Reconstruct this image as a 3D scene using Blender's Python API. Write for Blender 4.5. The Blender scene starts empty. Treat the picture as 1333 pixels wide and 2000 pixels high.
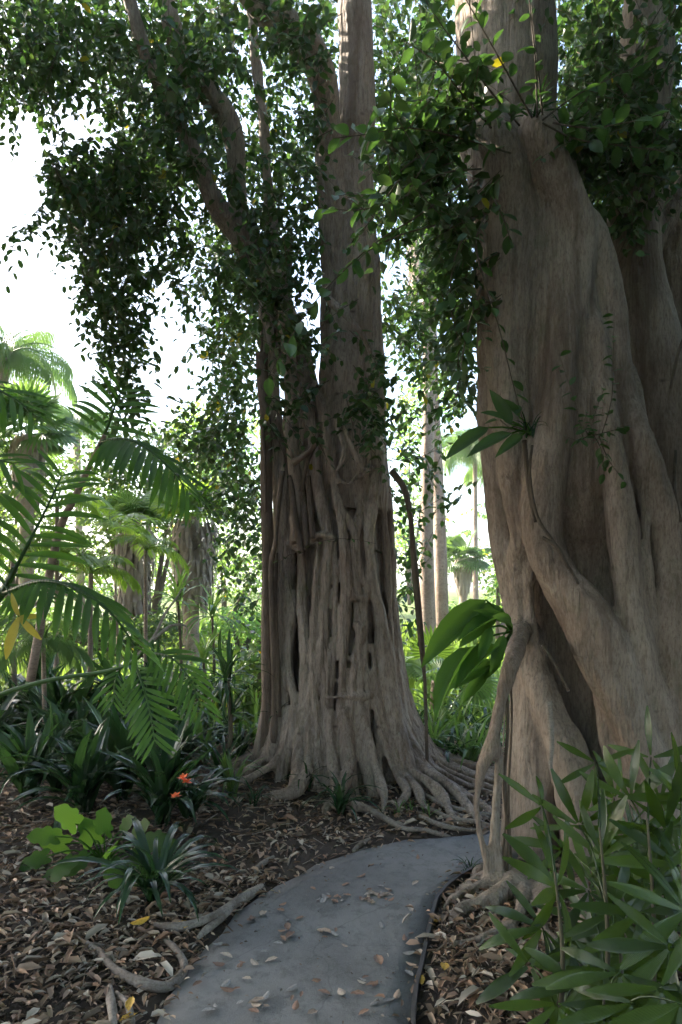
import bpy, math, random
import numpy as np
from mathutils import Vector, Matrix
from mathutils import noise as mnoise

random.seed(7)
rng = np.random.default_rng(7)
sc = bpy.context.scene
COL = sc.collection

# ------------------------------------------------------------------ camera
F = 4000.0 / 3.0          # focal length in pixels of the 1333 x 2000 photograph
HZ = 1150.0               # row of the horizon
CH = 1.65                 # eye height
cam_d = bpy.data.cameras.new('camera')
cam = bpy.data.objects.new('camera', cam_d)
COL.objects.link(cam)
cam.location = (0, 0, CH)
cam.rotation_euler = (math.radians(90), 0, 0)
cam_d.sensor_fit = 'VERTICAL'
cam_d.sensor_height = 36
cam_d.sensor_width = 24
cam_d.lens = 24
cam_d.shift_y = (HZ - 1000) / 2000
cam_d.clip_end = 800
sc.camera = cam

# ------------------------------------------------------------------ sky and sun
SUN_AZ = math.radians(-62)       # clockwise from +Y (straight ahead)
SUN_EL = math.radians(33)
w = bpy.data.worlds.new('World')
sc.world = w
w.use_nodes = True
nt = w.node_tree
sky = nt.nodes.new('ShaderNodeTexSky')
sky.sky_type = 'NISHITA'
sky.sun_disc = False
sky.sun_elevation = SUN_EL
sky.sun_rotation = SUN_AZ
sky.dust_density = 2.5
sky.air_density = 1.0
sky.ozone_density = 1.0
bg = nt.nodes['Background']
nt.links.new(sky.outputs[0], bg.inputs[0])
bg.inputs[1].default_value = 0.15
sd = bpy.data.lights.new('sun', 'SUN')
sd.energy = 5.0
sd.angle = math.radians(0.5)
sd.color = (1.0, 0.9, 0.75)
sun = bpy.data.objects.new('sun', sd)
COL.objects.link(sun)
S = Vector((math.sin(SUN_AZ) * math.cos(SUN_EL), math.cos(SUN_AZ) * math.cos(SUN_EL), math.sin(SUN_EL)))
sun.rotation_euler = S.to_track_quat('Z', 'Y').to_euler()
sun.location = S * 60
sc.view_settings.view_transform = 'Standard'
sc.view_settings.look = 'None'
sc.view_settings.exposure = 2.3
sc.view_settings.gamma = 1
sc.cycles.use_denoising = True
sc.cycles.use_adaptive_sampling = True
sc.cycles.adaptive_threshold = 0.025
sc.cycles.adaptive_min_samples = 24
sc.cycles.max_bounces = 8
sc.cycles.diffuse_bounces = 3
sc.cycles.glossy_bounces = 2
sc.cycles.transmission_bounces = 4
sc.cycles.transparent_max_bounces = 6

# ------------------------------------------------------------------ helpers: places
def W(px, py, Y):
    return Vector(((px - 666.5) / F * Y, Y, CH - (py - HZ) / F * Y))

LEFT_EDGE = [(-0.95, -4), (-0.9, 0), (-0.80, 1.8), (-0.712, 2.588), (-0.583, 3.283), (-0.406, 3.70), (-0.2, 3.98), (0.043, 4.23),
             (0.31, 4.42), (0.60, 4.52), (0.936, 4.60), (1.2, 4.80), (1.42, 5.2), (1.62, 5.8), (1.95, 6.6), (2.6, 7.6), (3.6, 8.6), (5.2, 9.6)]
RIGHT_EDGE = [(0.22, -4), (0.2, 0), (0.22, 1.8), (0.26, 2.588), (0.347, 3.01), (0.42, 3.32), (0.497, 3.607), (0.61, 3.80), (0.72, 3.95),
              (0.85, 4.08), (1.05, 4.2), (1.4, 4.4), (1.8, 4.75), (2.2, 5.3), (2.6, 6.1), (3.2, 7.0), (4.1, 7.9), (5.6, 8.8)]
def resample(pts, n):
    p = np.array(pts, float)
    d = np.r_[0, np.cumsum(np.linalg.norm(np.diff(p, axis=0), axis=1))]
    # smooth by catmull-rom over the chord length
    t = np.linspace(0, d[-1], n)
    i = np.clip(np.searchsorted(d, t, side='right') - 1, 0, len(p) - 2)
    u = ((t - d[i]) / (d[i + 1] - d[i]))[:, None]
    p0 = p[np.maximum(i - 1, 0)]; p1 = p[i]; p2 = p[i + 1]; p3 = p[np.minimum(i + 2, len(p) - 1)]
    return 0.5 * (2 * p1 + (p2 - p0) * u + (2 * p0 - 5 * p1 + 4 * p2 - p3) * u ** 2 + (3 * p1 - p0 - 3 * p2 + p3) * u ** 3)
PL = np.array([[a for a in LEFT_EDGE]], float)[0]
PR = np.array([[a for a in RIGHT_EDGE]], float)[0]
PLs = resample([tuple(a) for a in PL], 90)
PRs = resample([tuple(a) for a in PR], 90)
def seg_dist(P, poly):
    P = np.atleast_2d(P)
    best = np.full(len(P), 1e9)
    for a, b in zip(poly[:-1], poly[1:]):
        ab = b - a
        t = np.clip(((P - a) @ ab) / (ab @ ab), 0, 1)
        d = np.linalg.norm(P - (a + t[:, None] * ab), axis=1)
        best = np.minimum(best, d)
    return best
POLY = np.vstack([PLs, PRs[::-1]])
def inside_path(P):
    P = np.atleast_2d(P)
    x, y = P[:, 0], P[:, 1]
    ins = np.zeros(len(P), bool)
    xj, yj = POLY[-1]
    for xi, yi in POLY:
        c = ((yi > y) != (yj > y)) & (x < (xj - xi) * (y - yi) / (yj - yi + 1e-12) + xi)
        ins ^= c
        xj, yj = xi, yi
    return ins
def path_d(P):
    """signed distance to the path, negative on it"""
    d = np.minimum(seg_dist(P, PLs[::3]), seg_dist(P, PRs[::3]))
    return np.where(inside_path(P), -d, d)
def sstep(x, a, b):
    t = np.clip((x - a) / (b - a), 0, 1)
    return t * t * (3 - 2 * t)
def ground_arr(P):
    P = np.atleast_2d(np.asarray(P, float))
    d = path_d(P)
    x, y = P[:, 0], P[:, 1]
    z = -0.035 + 0.05 * sstep(d, -0.03, 0.12) + 0.13 * sstep(d, 0.1, 1.8)
    bump = 0.018 * np.sin(x * 5.1 + 1.3 * np.sin(y * 3.7)) * np.sin(y * 4.3 + x) + 0.012 * np.sin(x * 11 + y * 7) * np.sin(y * 13 - x * 5)
    z += bump * sstep(d, 0.05, 0.5)
    z += 0.05 * np.clip(y - 7.5, 0, 60) * sstep(d, 0.2, 3.0) * 0.7
    return z
def gz(x, y):
    return float(ground_arr([[x, y]])[0])
def G(px, py):
    """point of the ground seen at a pixel"""
    Y = CH * F / max(py - HZ, 20)
    for _ in range(8):
        x = (px - 666.5) / F * Y
        Y = (CH - gz(x, Y)) * F / max(py - HZ, 20)
    x = (px - 666.5) / F * Y
    return Vector((x, Y, gz(x, Y)))

# ------------------------------------------------------------------ helpers: objects
WM = {}
def _props(o, label, cat, group, kind):
    if label: o['label'] = label
    if cat: o['category'] = cat
    if group: o['group'] = group
    if kind: o['kind'] = kind
def root(name, loc, label, cat, group=None, kind=None):
    o = bpy.data.objects.new(name, None)
    o.empty_display_size = 0.1
    COL.objects.link(o)
    o.location = loc
    WM[o] = Matrix.Translation(Vector(loc))
    _props(o, label, cat, group, kind)
    return o
def add(name, me, parent=None, M=None, label=None, cat=None, group=None, kind=None):
    o = bpy.data.objects.new(name, me)
    COL.objects.link(o)
    if M is not None:
        o.matrix_basis = M
    WM[o] = M.copy() if M is not None else Matrix.Identity(4)
    if parent is not None:
        o.parent = parent
        o.matrix_parent_inverse = WM[parent].inverted()
    _props(o, label, cat, group, kind)
    return o
def frame(loc, d, n, s=1.0, sx=None):
    """matrix whose Y axis runs along d and Z axis leans to n"""
    y = Vector(d).normalized()
    x = y.cross(Vector(n))
    if x.length < 1e-4:
        x = y.cross(Vector((1, 0.3, 0.2)))
    x.normalize()
    z = x.cross(y)
    sx = s if sx is None else sx
    M = Matrix((x * sx, y * s, z * s)).transposed().to_4x4()
    M.translation = Vector(loc)
    return M

# ------------------------------------------------------------------ helpers: meshes
class MB:
    def __init__(self):
        self.v = []; self.f = []; self.n = 0; self.c = []; self.mi = []
    def add(self, v, f, col=None, mi=0):
        v = np.asarray(v, float)
        self.v.append(v)
        self.f.extend([tuple(i + self.n for i in q) for q in f])
        self.mi.extend([mi] * len(f))
        self.c.append(np.tile(np.array(col if col is not None else (1, 1, 1), float), (len(v), 1)))
        self.n += len(v)
    def build(self, name, mats, smooth=True, col=False):
        me = bpy.data.meshes.new(name)
        V = np.vstack(self.v)
        me.from_pydata(V.tolist(), [], self.f)
        for m in (mats if isinstance(mats, (list, tuple)) else [mats]):
            me.materials.append(m)
        if any(self.mi):
            me.polygons.foreach_set('material_index', self.mi)
        if smooth:
            me.polygons.foreach_set('use_smooth', [True] * len(me.polygons))
        if col:
            C = np.ones((len(V), 4)); C[:, :3] = np.vstack(self.c)
            a = me.attributes.new('Col', 'FLOAT_COLOR', 'POINT')
            a.data.foreach_set('color', C.ravel())
        me.update()
        return me
def cat_rom(P, sub):
    P = np.asarray(P, float)
    if len(P) < 3 or sub < 2:
        if len(P) == 2:
            t = np.linspace(0, 1, sub + 1)[:, None]
            return P[0] * (1 - t) + P[1] * t
        return P
    out = []
    for i in range(len(P) - 1):
        p0 = P[max(i - 1, 0)]; p1 = P[i]; p2 = P[i + 1]; p3 = P[min(i + 2, len(P) - 1)]
        for u in np.linspace(0, 1, sub, endpoint=False):
            out.append(0.5 * (2 * p1 + (p2 - p0) * u + (2 * p0 - 5 * p1 + 4 * p2 - p3) * u * u + (3 * p1 - p0 - 3 * p2 + p3) * u ** 3))
    out.append(P[-1])
    return np.array(out)
def tube(mb, pts, rad, seg=8, sub=4, col=None, mi=0, wob=0.0, flat=1.0):
    """a closed tapered tube along points; rad is one radius or one for each point"""
    pts = np.array([tuple(p) for p in pts], float)
    rad = np.full(len(pts), rad, float) if np.isscalar(rad) else np.asarray(rad, float)
    R = cat_rom(np.c_[pts, rad], sub)
    P, r = R[:, :3], np.maximum(R[:, 3], 1e-4)
    T = np.gradient(P, axis=0)
    T /= np.linalg.norm(T, axis=1)[:, None] + 1e-9
    ref = np.array([0.31, 0.87, 0.13])
    U = np.cross(T, ref); U /= np.linalg.norm(U, axis=1)[:, None] + 1e-9
    V = np.cross(T, U)
    a = np.linspace(0, 2 * np.pi, seg, endpoint=False)
    ph = rng.random() * 9
    rr = r[:, None] * (1 + wob * np.sin(a[None, :] * 2 + ph + np.arange(len(P))[:, None] * 0.35))
    X = P[:, None, :] + rr[..., None] * (np.cos(a)[None, :, None] * U[:, None, :] + flat * np.sin(a)[None, :, None] * V[:, None, :])
    n = len(P)
    v = np.vstack([X.reshape(-1, 3), P[:1], P[-1:]])
    f = []
    for i in range(n - 1):
        for j in range(seg):
            k = (j + 1) % seg
            f.append((i * seg + j, i * seg + k, (i + 1) * seg + k, (i + 1) * seg + j))
    for j in range(seg):
        k = (j + 1) % seg
        f.append((n * seg, k, j))
        f.append((n * seg + 1, (n - 1) * seg + j, (n - 1) * seg + k))
    mb.add(v, f, col, mi)
def batch(name, tv, tf, R, T, col, mat, smooth=True):
    """many copies of a template joined into one mesh: R (N,3,3), T (N,3), col (N,3)"""
    tv = np.asarray(tv, float); N = len(T); nv = len(tv)
    V = np.einsum('nij,vj->nvi', R, tv) + T[:, None, :]
    lt = np.array([len(q) for q in tf]); li = np.concatenate([np.array(q) for q in tf])
    me = bpy.data.meshes.new(name)
    me.vertices.add(N * nv)
    me.vertices.foreach_set('co', V.ravel())
    L = (li[None, :] + (np.arange(N) * nv)[:, None]).ravel()
    me.loops.add(len(L))
    me.loops.foreach_set('vertex_index', L.astype(np.int32))
    ls = np.r_[0, np.cumsum(lt)[:-1]]
    LS = (ls[None, :] + (np.arange(N) * len(li))[:, None]).ravel()
    me.polygons.add(len(LS))
    me.polygons.foreach_set('loop_start', LS.astype(np.int32))
    me.update(calc_edges=True)
    if smooth:
        me.polygons.foreach_set('use_smooth', np.ones(len(LS), bool))
    C = np.ones((N, nv, 4)); C[:, :, :3] = col[:, None, :]
    a = me.attributes.new('Col', 'FLOAT_COLOR', 'POINT')
    a.data.foreach_set('color', C.ravel())
    me.materials.append(mat)
    me.validate()
    return me
def frames_np(D, Nn, s, sx=None):
    D = D / (np.linalg.norm(D, axis=1)[:, None] + 1e-9)
    X = np.cross(D, Nn); X /= np.linalg.norm(X, axis=1)[:, None] + 1e-9
    Z = np.cross(X, D)
    sx = s if sx is None else sx
    return np.stack([X * sx[:, None], D * s[:, None], Z * s[:, None]], axis=2)
def leaf_tpl(w=0.5, fold=0.1, curl=0.12, wide=0.42):
    h = w / 2
    v = [(0, 0, 0), (-h * 0.85, wide * 0.55, fold), (0, wide * 0.55, 0), (h * 0.85, wide * 0.55, fold), (-h * 0.9, wide + 0.26, fold * 0.7 - curl * 0.3),
         (0, wide + 0.26, -curl * 0.35), (h * 0.9, wide + 0.26, fold * 0.7 - curl * 0.3), (0, 1, -curl)]
    f = [(0, 2, 1), (0, 3, 2), (1, 2, 5, 4), (2, 3, 6, 5), (4, 5, 7), (5, 6, 7)]
    return np.array(v), f
def remesh(mb, voxel, smooth_it, mat, name):
    me = mb.build(name + '_raw', mat)
    o = bpy.data.objects.new('raw', me)
    COL.objects.link(o)
    m = o.modifiers.new('r', 'REMESH'); m.mode = 'VOXEL'; m.voxel_size = voxel; m.adaptivity = 0
    s = o.modifiers.new('s', 'SMOOTH'); s.factor = 0.5; s.iterations = smooth_it
    for k, (sz, st, dep) in enumerate(((.30, .040, 2), (.07, .007, 2))):
        tx = bpy.data.textures.new('lumps', 'CLOUDS'); tx.noise_scale = sz; tx.noise_depth = dep
        dm = o.modifiers.new('d%d' % k, 'DISPLACE'); dm.texture = tx; dm.texture_coords = 'LOCAL'; dm.strength = st; dm.mid_level = 0.5
    dg = bpy.context.evaluated_depsgraph_get()
    dg.update()
    new = bpy.data.meshes.new_from_object(o.evaluated_get(dg))
    bpy.data.objects.remove(o)
    bpy.data.meshes.remove(me)
    new.name = name
    new.materials.clear(); new.materials.append(mat)
    new.polygons.foreach_set('use_smooth', [True] * len(new.polygons))
    return new

# ------------------------------------------------------------------ materials
def new_mat(name):
    m = bpy.data.materials.new(name)
    m.use_nodes = True
    n = m.node_tree.nodes
    return m, n, m.node_tree.links, n['Principled BSDF']
def N(n, t, **kw):
    x = n.new(t)
    for k, v in kw.items():
        if k.startswith('i_'):
            x.inputs[k[2:].replace('_', ' ')].default_value = v
        else:
            setattr(x, k, v)
    return x
def mix_rgb(n, l, fac, a, b, mode='MIX'):
    x = n.new('ShaderNodeMix'); x.data_type = 'RGBA'; x.blend_type = mode
    for sock, val in ((x.inputs[0], fac), (x.inputs[6], a), (x.inputs[7], b)):
        if hasattr(val, 'is_output') or hasattr(val, 'links'):
            l.new(val, sock)
        else:
            sock.default_value = val if not isinstance(val, tuple) or len(val) == 4 else (*val, 1)
    return x.outputs[2]
def ramp(n, l, fac, stops):
    r = n.new('ShaderNodeValToRGB')
    e = r.color_ramp.elements
    while len(e) < len(stops): e.new(0.5)
    for k, (p, c) in enumerate(stops):
        e[k].position = p
        e[k].color = (c, c, c, 1) if not isinstance(c, tuple) else (*c, 1)
    l.new(fac, r.inputs[0])
    return r.outputs[0]
def coords(n, l, scale=(1, 1, 1), kind='Object'):
    t = n.new('ShaderNodeTexCoord'); m = n.new('ShaderNodeMapping')
    m.inputs['Scale'].default_value = scale
    l.new(t.outputs[kind], m.inputs[0])
    return m.outputs[0]
def noise_t(n, l, vec, scale, detail=4, rough=0.6, dist=0.0):
    x = n.new('ShaderNodeTexNoise')
    x.inputs['Scale'].default_value = scale; x.inputs['Detail'].default_value = detail
    x.inputs['Roughness'].default_value = rough; x.inputs['Distortion'].default_value = dist
    l.new(vec, x.inputs['Vector'])
    return x.outputs['Fac']
def leaf_mat(name, c1, c2, trans, tf=0.4, rough=0.38, attr=False, spec=0.5, vein=0.0):
    m, n, l, p = new_mat(name)
    if attr:
        a = N(n, 'ShaderNodeAttribute', attribute_name='Col')
        col = mix_rgb(n, l, 1.0, a.outputs['Color'], (*c1, 1), 'MULTIPLY')
        tcol = mix_rgb(n, l, 1.0, a.outputs['Color'], (*trans, 1), 'MULTIPLY')
    else:
        oi = N(n, 'ShaderNodeObjectInfo')
        col = mix_rgb(n, l, oi.outputs['Random'], (*c1, 1), (*c2, 1))
        tcol = (*trans, 1)
    v = coords(n, l, (1, 1, 1), 'Object')
    f = noise_t(n, l, v, 9 if attr else 6, 3)
    col = mix_rgb(n, l, ramp(n, l, f, [(0.35, 0.0), (0.7, 0.45)]), col, mix_rgb(n, l, 1.0, col, (0.55, 0.6, 0.5, 1), 'MULTIPLY'))
    if vein:
        wv = N(n, 'ShaderNodeTexWave', wave_type='BANDS', bands_direction='X')
        wv.inputs['Scale'].default_value = vein; wv.inputs['Distortion'].default_value = 0.6
        l.new(v, wv.inputs['Vector'])
        bm = N(n, 'ShaderNodeBump'); bm.inputs['Strength'].default_value = 0.35; bm.inputs['Distance'].default_value = 0.004
        l.new(wv.outputs['Fac'], bm.inputs['Height']); l.new(bm.outputs[0], p.inputs['Normal'])
    l.new(col, p.inputs['Base Color'])
    p.inputs['Roughness'].default_value = rough
    p.inputs['Specular IOR Level'].default_value = spec
    t = n.new('ShaderNodeBsdfTranslucent')
    if isinstance(tcol, tuple): t.inputs[0].default_value = tcol
    else: l.new(tcol, t.inputs[0])
    mx = n.new('ShaderNodeMixShader'); mx.inputs[0].default_value = tf
    l.new(p.outputs[0], mx.inputs[1]); l.new(t.outputs[0], mx.inputs[2])
    l.new(mx.outputs[0], n['Material Output'].inputs[0])
    return m
def bark_mat(name, light, dark, grain=(26, 26, 3.2), bump=0.5, rings=True, flute=0.0):
    m, n, l, p = new_mat(name)
    v = coords(n, l, grain)
    big = coords(n, l, (1.3, 1.3, 0.7))
    f1 = noise_t(n, l, v, 1.0, 6, 0.65, 0.6)
    f2 = noise_t(n, l, big, 1.6, 5, 0.6, 0.3)
    c = mix_rgb(n, l, ramp(n, l, f2, [(0.36, 0.0), (0.64, 1.0)]), (*light, 1), (*dark, 1))
    c = mix_rgb(n, l, ramp(n, l, f1, [(0.36, 0.38), (0.52, 0.0)]), c, mix_rgb(n, l, 1.0, c, (0.45, 0.4, 0.36, 1), 'MULTIPLY'))
    # pale lichen and greenish bloom in patches
    f3 = noise_t(n, l, coords(n, l, (3, 3, 2.2)), 1.7, 6, 0.7)
    c = mix_rgb(n, l, ramp(n, l, f3, [(0.58, 0.0), (0.72, 0.5)]), c, (light[0] * 1.15, light[1] * 1.25, light[2] * 1.25, 1))
    fs = noise_t(n, l, coords(n, l, (grain[0] * 3, grain[1] * 3, grain[2] * 5)), 1.0, 5, 0.7)
    c = mix_rgb(n, l, ramp(n, l, fs, [(0.41, 0.5), (0.50, 0.0)]), c, mix_rgb(n, l, 1.0, c, (0.45, 0.40, 0.36, 1), 'MULTIPLY'))
    c = mix_rgb(n, l, ramp(n, l, fs, [(0.58, 0.0), (0.70, 0.3)]), c, (min(light[0] * 1.5, .6), min(light[1] * 1.5, .55), min(light[2] * 1.5, .5), 1))
    # dark knots and old scars
    vo = N(n, 'ShaderNodeTexVoronoi'); vo.inputs['Scale'].default_value = 1.0
    l.new(coords(n, l, (5, 5, 8)), vo.inputs['Vector'])
    spot = ramp(n, l, vo.outputs['Distance'], [(0.04, 1.0), (0.16, 0.0)])
    spot = mix_rgb(n, l, 1.0, spot, ramp(n, l, noise_t(n, l, coords(n, l, (2, 2, 2)), 2.3, 3), [(0.52, 0.0), (0.62, 1.0)]), 'MULTIPLY')
    stain = noise_t(n, l, coords(n, l, (5, 5, .55)), 1.0, 5, 0.65, 0.4)
    c = mix_rgb(n, l, ramp(n, l, stain, [(0.52, 0.0), (0.66, 0.7)]), c, (dark[0] * 0.55, dark[1] * 0.5, dark[2] * 0.46, 1))
    moss = noise_t(n, l, coords(n, l, (1.6, 1.6, 1.1)), 2.0, 7, 0.72)
    c = mix_rgb(n, l, ramp(n, l, moss, [(0.57, 0.0), (0.70, 0.55)]), c, (0.13, 0.135, 0.075, 1))
    c = mix_rgb(n, l, spot, c, (dark[0] * 0.35, dark[1] * 0.3, dark[2] * 0.3, 1))
    l.new(c, p.inputs['Base Color'])
    p.inputs['Roughness'].default_value = 0.75
    p.inputs['Specular IOR Level'].default_value = 0.3
    b1 = N(n, 'ShaderNodeBump'); b1.inputs['Strength'].default_value = bump; b1.inputs['Distance'].default_value = 0.02
    b0 = N(n, 'ShaderNodeBump'); b0.inputs['Strength'].default_value = 0.35; b0.inputs['Distance'].default_value = 0.008
    l.new(fs, b0.inputs['Height']); l.new(b0.outputs[0], b1.inputs['Normal'])
    l.new(f1, b1.inputs['Height'])
    b2 = N(n, 'ShaderNodeBump'); b2.inputs['Strength'].default_value = 0.5; b2.inputs['Distance'].default_value = 0.03
    l.new(noise_t(n, l, coords(n, l, (9, 9, 5)), 1.0, 4), b2.inputs['Height'])
    l.new(b1.outputs[0], b2.inputs['Normal'])
    last = b2
    if flute:
        fv = noise_t(n, l, coords(n, l, (11, 11, 1.0)), 1.0, 3, 0.55, 0.5)
        b4 = N(n, 'ShaderNodeBump'); b4.inputs['Strength'].default_value = flute; b4.inputs['Distance'].default_value = 0.07
        l.new(ramp(n, l, fv, [(0.36, 0.0), (0.5, 0.75), (0.62, 1.0)]), b4.inputs['Height'])
        l.new(last.outputs[0], b4.inputs['Normal']); last = b4
    if rings:
        fr = noise_t(n, l, coords(n, l, (2.5, 2.5, 45)), 1.0, 3, 0.7)
        b3 = N(n, 'ShaderNodeBump'); b3.inputs['Strength'].default_value = 0.35; b3.inputs['Distance'].default_value = 0.006
        l.new(ramp(n, l, fr, [(0.3, 0.0), (0.42, 1.0)]), b3.inputs['Height'])
        l.new(last.outputs[0], b3.inputs['Normal']); last = b3
    l.new(last.outputs[0], p.inputs['Normal'])
    return m

BARK = bark_mat('fig_bark', (0.39, 0.318, 0.255), (0.235, 0.178, 0.14), flute=0.4)
BARK2 = bark_mat('fig_bark_broad', (0.38, 0.305, 0.24), (0.225, 0.168, 0.128), grain=(30, 30, 4.5), bump=0.6, flute=0.3)
ROOT_M = bark_mat('root_bark', (0.36, 0.31, 0.26), (0.19, 0.15, 0.12), grain=(20, 20, 20), bump=0.4, rings=False)
DARKROOT = bark_mat('old_root_bark', (0.20, 0.145, 0.11), (0.11, 0.08, 0.06), grain=(40, 40, 3))
PALMBARK = bark_mat('palm_bark', (0.42, 0.33, 0.27), (0.28, 0.2, 0.15), grain=(12, 12, 20))
TWIG = bark_mat('twig_bark', (0.16, 0.12, 0.085), (0.09, 0.07, 0.05), rings=False)
FIG_LEAF = leaf_mat('fig_leaf', (0.030, 0.062, 0.026), None, (0.115, 0.245, 0.05), 0.27, 0.34, attr=True)
FIG_LEAF_OBJ = leaf_mat('fig_leaf_near', (0.03, 0.068, 0.022), (0.05, 0.10, 0.028), (0.13, 0.28, 0.045), 0.30, 0.36)
BUSH_LEAF = leaf_mat('bush_leaf', (0.07, 0.14, 0.04), None, (0.26, 0.45, 0.08), 0.35, 0.45, attr=True)
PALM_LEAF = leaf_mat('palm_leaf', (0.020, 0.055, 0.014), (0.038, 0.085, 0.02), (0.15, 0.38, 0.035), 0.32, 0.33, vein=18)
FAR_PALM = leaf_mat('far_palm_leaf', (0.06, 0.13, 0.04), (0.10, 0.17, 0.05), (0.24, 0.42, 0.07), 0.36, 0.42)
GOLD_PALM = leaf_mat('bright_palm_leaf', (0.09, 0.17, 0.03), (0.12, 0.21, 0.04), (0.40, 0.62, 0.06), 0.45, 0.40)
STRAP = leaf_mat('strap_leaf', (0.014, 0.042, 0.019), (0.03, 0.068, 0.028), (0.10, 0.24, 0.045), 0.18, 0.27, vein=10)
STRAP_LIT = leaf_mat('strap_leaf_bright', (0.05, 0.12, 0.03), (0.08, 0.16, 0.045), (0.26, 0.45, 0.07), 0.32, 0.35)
LADY = leaf_mat('lady_palm_leaf', (0.012, 0.034, 0.007), (0.065, 0.115, 0.014), (0.18, 0.34, 0.02), 0.20, 0.17, vein=24, spec=.65)
PHILO = leaf_mat('lobed_leaf', (0.026, 0.072, 0.016), (0.042, 0.105, 0.021), (0.22, 0.46, 0.05), 0.38, 0.5, vein=5, spec=.2)
YELLOW = leaf_mat('yellow_leaf', (0.42, 0.36, 0.04), (0.5, 0.40, 0.05), (0.5, 0.42, 0.05), 0.35, 0.45)
def simple_mat(name, c1, c2, scale=20, rough=0.8, bump=0.0, attr=False):
    m, n, l, p = new_mat(name)
    f = noise_t(n, l, coords(n, l), scale, 5)
    c = mix_rgb(n, l, f, (*c1, 1), (*c2, 1))
    if attr:
        a = N(n, 'ShaderNodeAttribute', attribute_name='Col')
        c = mix_rgb(n, l, 1.0, a.outputs['Color'], c, 'MULTIPLY')
    l.new(c, p.inputs['Base Color'])
    p.inputs['Roughness'].default_value = rough
    if bump:
        b = N(n, 'ShaderNodeBump'); b.inputs['Strength'].default_value = bump; b.inputs['Distance'].default_value = 0.01
        l.new(f, b.inputs['Height']); l.new(b.outputs[0], p.inputs['Normal'])
    return m
LITTER = simple_mat('dead_leaf', (0.75, 0.75, 0.75), (1.0, 1.0, 1.0), 30, 0.7, attr=True)
DEADLEAF = None
# ------------------------------------------------------------------ ground
def ground_material():
    m, n, l, p = new_mat('forest_soil')
    v = coords(n, l)
    f = noise_t(n, l, v, 14, 8, 0.7)
    f2 = noise_t(n, l, v, 1.1, 4)
    c = mix_rgb(n, l, f, (0.045, 0.032, 0.024, 1), (0.12, 0.085, 0.06, 1))
    c = mix_rgb(n, l, ramp(n, l, f2, [(0.4, 0), (0.65, 0.7)]), c, (0.05, 0.036, 0.03, 1))
    # groundcover green further from the path bank
    sx = N(n, 'ShaderNodeSeparateXYZ'); t = N(n, 'ShaderNodeTexCoord'); l.new(t.outputs['Object'], sx.inputs[0])
    far = N(n, 'ShaderNodeMapRange'); far.inputs[1].default_value = 7.0; far.inputs[2].default_value = 9.5
    l.new(sx.outputs[1], far.inputs[0])
    g = mix_rgb(n, l, noise_t(n, l, v, 3, 6), (0.06, 0.11, 0.025, 1), (0.16, 0.20, 0.04, 1))
    c = mix_rgb(n, l, far.outputs[0], c, g)
    l.new(c, p.inputs['Base Color'])
    p.inputs['Roughness'].default_value = 0.95
    b = N(n, 'ShaderNodeBump'); b.inputs['Strength'].default_value = 0.9; b.inputs['Distance'].default_value = 0.03
    l.new(f, b.inputs['Height']); l.new(b.outputs[0], p.inputs['Normal'])
    return m
xs = np.unique(np.r_[np.linspace(-300, -8, 18), np.linspace(-8, 6, 150), np.linspace(6, 300, 18)])
ys = np.unique(np.r_[np.linspace(-60, -4, 8), np.linspace(-4, 10, 150), np.linspace(10, 40, 30), np.linspace(40, 600, 12)])
GX, GY = np.meshgrid(xs, ys)
gp = np.c_[GX.ravel(), GY.ravel()]
gv = np.c_[gp, np.minimum(ground_arr(gp), 1.2)]
nx, ny = len(xs), len(ys)
gf = [(j * nx + i, j * nx + i + 1, (j + 1) * nx + i + 1, (j + 1) * nx + i) for j in range(ny - 1) for i in range(nx - 1)]
mb = MB(); mb.add(gv, gf)
add('ground', mb.build('ground', ground_material()), label='dark soil bank under the trees', kind='structure')

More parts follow.
